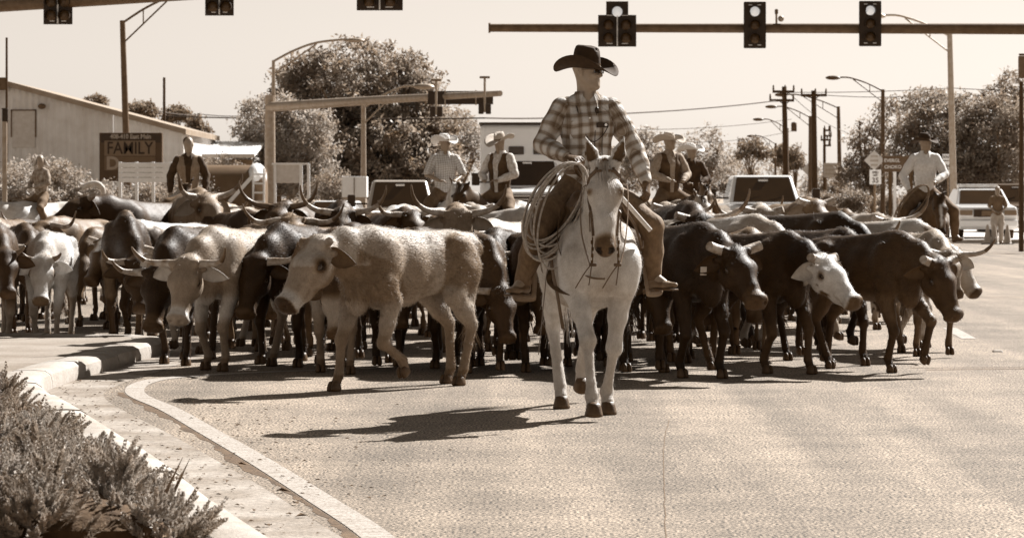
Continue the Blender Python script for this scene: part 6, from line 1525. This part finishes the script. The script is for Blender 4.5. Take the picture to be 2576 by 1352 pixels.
# white panels and frames
D = 90; k = D / FD
q = empty('white_panel_fence', (gx(365, D), D, 0), 0, 'white boarded panel standing below the store sign', 'fence'); X = lambda px: (px - 365) * k
for j in range(4): MB().box((0, 0, zc(415 + 12.5 * j, D)), (134 * k, .05, 11.6 * k)).build('board', M_WHITE, q, bevel=.008)
for px in (302, 343, 385, 428): MB().box((X(px), .06, zc(432, D) / 2 + .15), (.09, .07, zc(432, D) + .3)).build('post', M_WHITE, q)
D = 108; k = D / FD
q = empty('notice_board', (gx(733, D), D, 0), 0, 'white board on a post frame right of the thick signal pole', 'notice board'); X = lambda px: (px - 733) * k
MB().box((X(722), 0, zc(437, D)), (70 * k, .06, 46 * k)).build('board', M('board_offwhite', .5, .6, .1), q, bevel=.01); MB().box((X(730), -.05, zc(412, D)), (92 * k, .1, 5 * k)).build('top_rail', M_WHITE, q)
for px, w_ in ((757, 8), (776, 7), (692, 6)): MB().box((X(px), -.02, zc(412, D) / 2), (w_ * k, .1, zc(412, D))).build('post', M_WHITE, q)
D = 112; k = D / FD
q = empty('white_cabinet', (gx(893, D), D, 0), 0, 'white cabinet standing behind the lamp post before the big tree', 'cabinet'); MB().box((0, 0, zc(470, D)), (62 * k, 1.2, 52 * k)).build('cabinet_body', M_WHITE, q, bevel=.02); MB().box((0, 0, (zc(496, D)) / 2), (56 * k, 1.0, zc(496, D))).build('stand', M_GALV, q); MB().box((0, -.62, zc(470, D)), (2 * k, .02, 46 * k)).build('door_seam', M_GALVD, q)
# wrapped standpipe
q = empty('standpipe', (gx(262, 66), 66, 0), 0, 'bent pale standpipe with ragged wrapping near the young rider', 'pipe')
kk = 66 / FD; PT = [Vector((0, 0, 0)), Vector((-2 * kk, 0, zc(495, 66))), Vector((-7 * kk, 0, zc(470, 66))), Vector((-20 * kk, 0, zc(461, 66))), Vector((-40 * kk, 0, zc(464, 66))), Vector((-52 * kk, 0, zc(472, 66)))]
MB().tube(arc(PT, 5), .055, 10).build('pipe', M('pipe_pale', .45, .6, .2), q, smooth=60)
rn = random.Random(3); rt = []
for i_ in range(120): t = rn.uniform(.5, 1); a_ = arc(PT, 8); p = a_[int(t * (len(a_) - 1))]; rt.append((p + Vector((rn.gauss(0, .03), rn.gauss(0, .03), -.02)), (-.5, rn.gauss(0, .3), -.7), rn.uniform(.05, .16)))
strands('wrapping', rt, M_HAIRP, q, .008, 3, .3)
# pedestrian signal post at the left edge
q = empty('pedestrian_signal', (gx(12, 72), 72, 0), 0, 'pedestrian signal box on a pale post at the left edge', 'signal'); kk = 72 / FD
MB().tube([(0, 0, 0), (0, 0, zc(305, 72))], .06, 10).build('post', M_GALV, q, smooth=50); MB().box((.02, 0, zc(289, 72)), (15 * kk, .18, 34 * kk)).build('signal_box', M_BLK, q, bevel=.02); MB().box((.02, -.1, zc(274, 72)), (15 * kk, .16, .02)).build('visor', M_BLK, q)
# pavement on the far right with a kerb
sheet('far_pavement', [(7.8, 99.2), (40, 99.2), (40, 135), (7.8, 135)], .12, M('far_concrete', .5, .8, .1, 1, var2=.08, scale2=10))
fk = empty('kerb'); fk['kind'] = 'structure'
for i_ in range(16): MB().box((8.8 + 2 * i_, 99.0, .05), (1.98, .36, .16)).build('kerb_stone', M_CONC, fk, bevel=.03)

# ------------------------------------------------------------------ vehicles (front faces -y)
M_CARW = M('car_white', .74, .25, .03, 2, spec=.5, coat=.6); M_CARS = M('car_silver', .40, .28, .05, 2, spec=.5, coat=.6, metal=.2); M_CARD = M('car_dark', .05, .25, .1, 2, spec=.5, coat=.6)
M_GLASS = M('car_glass', .02, .05, .3, 1.2, spec=.45); M_TYRE = M('tyre', .02, .85, .3, 20); M_CHR = M('chrome', .6, .15, .05, metal=.95); M_LAMPW = M('headlamp', .7, .12, .05, spec=.7); M_LAMPR = M('tail_lamp', .12, .2, .1, spec=.6); M_TRIM = M('black_trim', .02, .5, .2)
def wheel(parent, x, y, r=.38, w_=.24):
    m = Matrix.Rotation(R(90), 4, 'Y')
    t = MB().lathe([(r * .62, -w_ / 2), (r * .93, -w_ / 2), (r, -w_ * .3), (r, w_ * .3), (r * .93, w_ / 2), (r * .62, w_ / 2)], (0, 0, 0), 20, m).build('tyre', M_TYRE, None, smooth=40)
    wo_ = empty('wheel', (x, y, r)); wo_.parent = parent; t.parent = wo_; MB().lathe([(.05, -w_ * .42), (r * .6, -w_ * .35), (r * .62, w_ * .35), (.05, w_ * .42)], (0, 0, 0), 16, m).build('rim', M_CHR, wo_, smooth=40)
def quad_panel(mb, a, b, c, d, th=.02):
    a, b, c, d = map(Vector, (a, b, c, d)); n_ = (b - a).cross(d - a).normalized() * th; mb.add([a, b, c, d, a + n_, b + n_, c + n_, d + n_], [(0, 3, 2, 1), (4, 5, 6, 7), (0, 1, 5, 4), (1, 2, 6, 5), (2, 3, 7, 6), (3, 0, 4, 7)])
def truck(loc, rz, paint, label, s=1.0, wide=1.0, h=1.95, hood=1.18, mirrors=True, sedan=False, name='pickup_truck', cat='truck', L_=5.6):
    root = empty(name, loc, rz, label, cat, 'vehicles waiting behind the herd'); root.scale = (s, s, s); W = wide
    y0 = -L_ / 2; cab0, cab1 = y0 + 1.35, y0 + 3.9
    MB().prism([(y0 + .03, .45), (y0, .75), (y0 + .05, hood - .08), (y0 + .25, hood), (cab0 + .1, hood + .08), (-y0, hood + .05), (-y0, .45)], -W, W, 'x').build('body', paint, root, bevel=.06, seg=3)
    zb = hood + .05; f0, f1 = cab0, cab0 + .75; r1 = cab1 - .15; wt = .76 * W; wb = .94 * W
    mb = MB(); mb.add([(-wb, f0, zb), (wb, f0, zb), (wb, cab1, zb), (-wb, cab1, zb), (-wt, f1, h), (wt, f1, h), (wt, r1, h), (-wt, r1, h)], [(0, 3, 2, 1), (4, 5, 6, 7), (0, 1, 5, 4), (1, 2, 6, 5), (2, 3, 7, 6), (3, 0, 4, 7)]); mb.build('cab', paint, root, bevel=.09, seg=4)
    l = lambda a, b, t: tuple(a[i_] + (b[i_] - a[i_]) * t for i_ in range(3))
    def inset(A, B, C_, D_, m0=.055, m1=.07):
        def P2(u, v): return l(l(A, B, u), l(D_, C_, u), v)
        return P2(m0, m1), P2(1 - m0, m1), P2(1 - m0, 1 - m1 * 1.1), P2(m0, 1 - m1 * 1.1)
    ws = MB(); quad_panel(ws, *inset((-wb, f0, zb), (wb, f0, zb), (wt, f1, h), (-wt, f1, h)), .012); ws.build('windscreen', M_GLASS, root)
    for s_ in (-.62, .12): MB().tube([(s_ * W * .9, f0 + .07, zb + .09), ((s_ + .52) * W * .9, f0 + .20, zb + .20)], .014, 5).build('wiper', M_TRIM, root)
    for s_ in (-1, 1):
        sw = MB(); A = [(s_ * wb, cab1, zb), (s_ * wb, f0 + .35, zb), (s_ * wt, f1 + .05, h), (s_ * wt, r1, h)]
        if s_ < 0: A = [A[1], A[0], A[3], A[2]]
        quad_panel(sw, *inset(*A, .06, .12), .012); sw.build('side_window', M_GLASS, root)
        MB().box((s_ * W * .76, y0 + .02, hood - .32), (W * .34, .10, .24)).build('headlamp', M_LAMPW, root, bevel=.03)
        if mirrors:
            MB().box((s_ * (W + .36), cab0 + .3, hood + .28), (.22, .12, .34)).build('mirror', M_TRIM, root, bevel=.03); MB().tube([(s_ * W * .92, cab0 + .3, hood + .2), (s_ * (W + .3), cab0 + .3, hood + .2)], .025, 6).build('mirror_arm', M_TRIM, root)
        wheel(root, s_ * (W - .16), y0 + .95); wheel(root, s_ * (W - .16), -y0 - 1.1)
    g = MB().box((0, y0 + .01, hood - .32), (W * 1.1, .10, .36)).build('grille', M_TRIM, root, bevel=.02)
    for j in range(4): MB().box((0, y0 - .045, hood - .45 + .09 * j), (W * 1.06, .03, .025)).build('grille_bar', M_CHR, g)
    MB().box((0, y0 - .06, .62), (W * 2.02, .22, .24)).build('bumper', M_CHR, root, bevel=.04)
    MB().box((0, cab0 + .25, hood + .1), (1.5 * W, .04, .05)).build('wiper_cowl', M_TRIM, root)
    MB().box((0, f0 + .60, h - .14), (.26, .05, .07)).build('inner_mirror', M_CHR, root, bevel=.02)
    return root
truck(at(1912, 495.7, 84) * 1, 0, M_CARW, 'white pickup truck facing the camera right of the lead rider', 1.04, 1.0, 2.02, 1.22)
truck(at(1005, 495.7, 86), R(3), M_CARS, 'silver pickup truck with a wide dark windscreen left of the straw hatted rider', 1.0, 1.0, 1.98, 1.12)
truck(at(842, 495.7, 93), R(-6), M_CARW, 'white car whose bright hood shows left of the silver pickup', .86, .95, 1.62, 1.0, False, name='parked_car', cat='car', L_=4.6)
truck(at(2545, 495.7, 122), R(4), M_CARD, 'dark sport utility vehicle behind the standing person', 1.1, 1.0, 1.85, 1.12, False, name='parked_car', cat='car', L_=4.8)
for o in bpy.data.objects:
    if o.name.startswith(('pickup_truck', 'parked_car')) and o.parent is None: o.location.z = 0
# box truck
bt = truck(at(1325, 495.7, 95), 0, M_CARW, 'white box truck standing behind the vested rider', 1.12, 1.05, 2.42, 1.55, name='box_truck', L_=6.4); bt.location.z = 0
MB().box((-.05, 1.4, 2.0), (2.5, 5.2, 2.7)).build('cargo_box', M_CARW, bt, bevel=.16, seg=4); MB().box((-.05, 1.4, 3.37), (2.54, 5.24, .05)).build('roof_rail', M_TRIM, bt)
for sx in (-.3, .38): MB().box((sx, -1.23, 2.62), (.42, .03, .22)).build('box_window', M_GLASS, bt, bevel=.02)
# police sedan from behind
pc = empty('police_car', (gx(2455, 104), 104, 0), 0, 'white sedan with roof light bar seen from behind at right', 'car'); W = .98
MB().prism([(-2.6, .42), (-2.62, .95), (-2.5, 1.18), (-1.5, 1.26), (1.5, 1.22), (2.5, 1.05), (2.6, .42)], -W, W, 'x').build('body', M_CARW, pc, bevel=.07, seg=3)
mb = MB(); mb.add([(-.92, -1.6, 1.22), (.92, -1.6, 1.22), (.92, 1.3, 1.2), (-.92, 1.3, 1.2), (-.74, -.85, 1.78), (.74, -.85, 1.78), (.74, .5, 1.78), (-.74, .5, 1.78)], [(0, 3, 2, 1), (4, 5, 6, 7), (0, 1, 5, 4), (1, 2, 6, 5), (2, 3, 7, 6), (3, 0, 4, 7)]); mb.build('cabin', M_CARW, pc, bevel=.05, seg=3)
mb = MB(); quad_panel(mb, (-.80, -1.52, 1.285), (.80, -1.52, 1.285), (.68, -.92, 1.735), (-.68, -.92, 1.735), .012); mb.build('rear_window', M_GLASS, pc)
MB().box((0, -.2, 1.88), (1.35, .35, .13)).build('light_bar', M('light_bar', .6, .15, .2, 6, spec=.6), pc, bevel=.03)
for s_ in (-1, 1): MB().box((s_ * .74, -2.62, .98), (.42, .06, .17)).build('tail_lamp', M_LAMPR, pc, bevel=.02); wheel(pc, s_ * .84, -1.6, .34); wheel(pc, s_ * .84, 1.6, .34)
MB().box((0, -2.635, .97), (.98, .03, .26)).build('trunk_panel', M_TRIM, pc, bevel=.01); MB().box((0, -2.655, .96), (.46, .02, .17)).build('number_plate', M('plate', .10, .5, .3), pc); MB().box((0, -2.68, .62), (1.94, .16, .24)).build('bumper', M_CARW, pc, bevel=.05)
# stock trailer
D = 100; k = D / FD
tr = empty('stock_trailer', (gx(590, D), D, 0), 0, 'dark sided stock trailer with rounded pale nose behind the big horned steer', 'trailer'); X = lambda px: (px - 590) * k; z1 = zc(412, D)
s = Sculpt(.08); s.cap((X(505), .9, z1 - .95), (X(628), .9, z1 - .95), (.9, .92), (.9, .92), .1); V, F = s.run(); V[:, 2] = np.clip(V[:, 2], .7, None); V[:, 0] = np.clip(V[:, 0], X(500), X(664)); link('trailer_body', mesh_np('trailer_body', V, F), M('trailer_dark', .09, .5, .2, 3), tr)
MB().ball((X(640), .9, z1 - .42), (.34, .88, .46), 16).build('nose_cap', M_WHITE, tr, smooth=True)
for j in range(6): MB().box((X(651), -.06, .75 + .30 * j), (.42, .05, .06)).build('slat', M_WHITE, tr)
for px in (637, 664): MB().box((X(px), -.05, 1.5), (.06, .06, 1.9)).build('upright', M_WHITE, tr)
MB().box((X(605), -.05, 1.75), (.12, .04, 1.1), m=Matrix.Rotation(R(42), 4, 'Y')).build('stripe', M_WHITE, tr)
wheel(tr, X(560), .1, .36); wheel(tr, X(590), .1, .36)
MB().box((X(575), .9, .62), (2.2, 1.7, .12)).build('chassis', M_TRIM, tr)
# traffic cones
M_CONE = M('cone_plastic', .36, .5, .1); M_CONEB = M('cone_band', .7, .5, .05)
cm = MB().lathe([(.15, .03), (.13, .05), (.03, .62), (.0, .625)], n=14).mesh('cone_body', True); cbm = MB().box((0, 0, .015), (.36, .36, .03)).mesh('base', bevel=.005); cb1 = MB().lathe([(.093, .26), (.072, .38)], n=14).mesh('band', True)
for x, lb in ((2483, 'leftmost of the three traffic cones by the standing person'), (2501, 'middle of the three traffic cones, in front of the standing person'), (2533, 'rightmost of the three traffic cones by the standing person')):
    q = empty('traffic_cone', (gx(x, 97.2), 97.2, .0), 0, lb, 'traffic cone', 'traffic cones'); link('cone_body', cm, M_CONE, q); link('base', cbm, M_TRIM, q); link('band', cb1, M_CONEB, q)

# ------------------------------------------------------------------ other riders
M_SHW = M('shirt_white', .66, .8, .12, 30, .4, 14); M_SHP = M('shirt_print', .50, .8, .35, 30, .3, 14); M_VEST = M('vest_dark', .045, .85, .4, 12, .3, 14); M_SHM = M('shirt_mid', .26, .8, .3, 24, .3, 14); M_SHD = M('shirt_dark', .03, .85, .4, 14, .3, 14); M_TSH = M('tee_shirt', .13, .85, .2, 10, .3, 12); M_KHAKI = M('khaki', .42, .85, .15, 8, .3, 10); M_VESTM = M('vest_tan', .20, .85, .25, 14, .3, 14); M_DRESS = M('checked_dress', .25, .85, .6, 16, .3, 14)
def pair(x, d, h, label, hl, base, coat, q=1.0, seed=0, hsc=1.0, nk_=(42, 0), hd_=(55, 0), mane=M_HAIRD, **kw):
    P0 = Vector((gx(x, d), d, 0)); horse(P0, h, hsc, base, nk_, hd_, ((.1, 0), (-.1, 0), (.1, 0), (-.1, 0)), .04, coat, seed, hl, mane=mane); return rider(P0, h, label, q, 1.50 * hsc, vox=.026, **kw)
STR = plaid('striped_shirt', .22, .45, .62, 26)
pair(1118, 49, 12, 'rider in straw hat and pale short-sleeved shirt left of the box truck', 'white horse under the straw hatted rider', .70, {'patch': (.5, .8, 4)}, seed=31, yaw=30, shirt=STR, trousers=M_CHAPS, hatm=M_FELTP, hat_kw=dict(brim=.13, curl=.06), skin=M_SKIND, sleeves=.5, mane=M_HAIRP)
pair(1258, 48, -32, 'rider in dark open vest and tan hat in front of the box truck', 'dark and white pinto horse under the vested rider by the box truck', .05, {'patch': (.6, .55, 4)}, seed=32, nk_=(40, 0), hd_=(48, 0), yaw=-6, pitch=14, shirt=M_SHP, vest=M_VEST, trousers=M_DENIM, hatm=M_FELTM, skin=M_SKIND)
pair(1682, 48, 22, 'rider in dark vest and tan hat right of the lead rider', 'tan roan horse under the dark vested rider', .34, {'muzzle': .1}, seed=33, nk_=(22, 0), hd_=(40, 0), yaw=26, shirt=M_SHM, vest=M_VEST, trousers=M_DENIM, hatm=M_FELTM, skin=M_SKIND)
pair(1738, 53, 10, 'rider in straw hat and dark shirt mostly behind the dark vested rider', 'brown horse mostly behind the tan roan horse', .12, {}, q=.92, seed=34, yaw=40, shirt=M_SHD, trousers=M_DENIM, hatm=M_FELTP, skin=M_SKIND)
rr = pair(2326, 48.5, 2, 'rider in black hat and white shirt at the right', 'dark horse with a white blaze under the white-shirted rider', .065, {'blaze': .75}, seed=35, nk_=(24, 2), hd_=(62, 0), yaw=46, shirt=M_SHW, trousers=M_DENIM, hatm=M_FELTD, hat_kw=dict(brim=.11, curl=.03), skin=M_SKIND,
     arms={'R': ((.02, -.36, .34), (.22, -.30, .12), (.8, .4, -.4), (0, -.3, 1)), 'L': ((.10, .30, .36), (.36, .10, .24), (.9, -.3, 0), (0, .2, 1))})
r2 = place(empty('lariat_rope'), Vector((gx(2326, 48.5), 48.5, 0)), 2); tag(r2, 'coiled rope hanging beside the dark horse with a blaze', 'rope'); rn = random.Random(9)
for i_ in range(6):
    ang = R(38 + rn.uniform(-4, 4)); ln = .34 + .012 * i_; dv = Vector((.0, -math.sin(ang), -math.cos(ang))); c0 = Vector((.46 + .02 * i_, -.06, 1.68)) + dv * ln; MB().tube(loop(c0, -dv * ln, Vector((0, -math.cos(ang), math.sin(ang))) * (.16 + rn.uniform(-.02, .02)), 36, .02, i_), .010, 6).build('rope_loop', M('rope_brown', .16, .85, .3, 60), r2, smooth=60)
pair(474, 51, 4, 'rider with dark hair, tan vest and black sleeves behind the big horned steer', 'brown horse behind the big horned steer', .12, {}, seed=36, yaw=24, shirt=M_SHD, vest=M_VESTM, trousers=M_KHAKI, hair=(M_HAIRD, .06), skin=M_SKIN, arms={'R': ((-.02, -.30, .36), (.10, -.30, .08), (.6, .3, -.6), (0, -.3, 1)), 'L': ((.0, .30, .36), (.16, .28, .10), (.7, -.2, -.5), (0, .3, 1))})
pair(104, 52, -42, 'young rider with long pale hair and a patterned top at far left', 'pale pinto horse of the young rider at the left edge', .60, {'patch': (.12, .85, 3)}, q=.74, seed=37, hsc=.98, nk_=(12, -4), hd_=(45, 0), yaw=44, shirt=M_DRESS, trousers=M_DENIM, hair=(M_HAIRP, .34), skin=M_SKIN, collar_=False)
# onlooker beside the cones
rider((gx(2508, 97.6), 97.6, 0), 0, 'person in dark tee shirt and pale trousers standing behind the cones', 1.0, .84, yaw=0, shirt=M_TSH, trousers=M_KHAKI, hair=(M_HAIRM, .10), vox=.022, sleeves=.5, collar_=False,
      arms={'R': ((.02, -.27, .36), (.18, -.10, .20), (.6, .8, -.2), (0, -.3, 1)), 'L': ((.02, .27, .36), (.18, .10, .20), (.6, -.8, -.2), (0, .3, 1))}, legs={'R': ((.02, -.11, -.38), (.0, -.12, -.74), (1, -.2, 0)), 'L': ((.02, .11, -.38), (.0, .12, -.74), (1, .2, 0))})
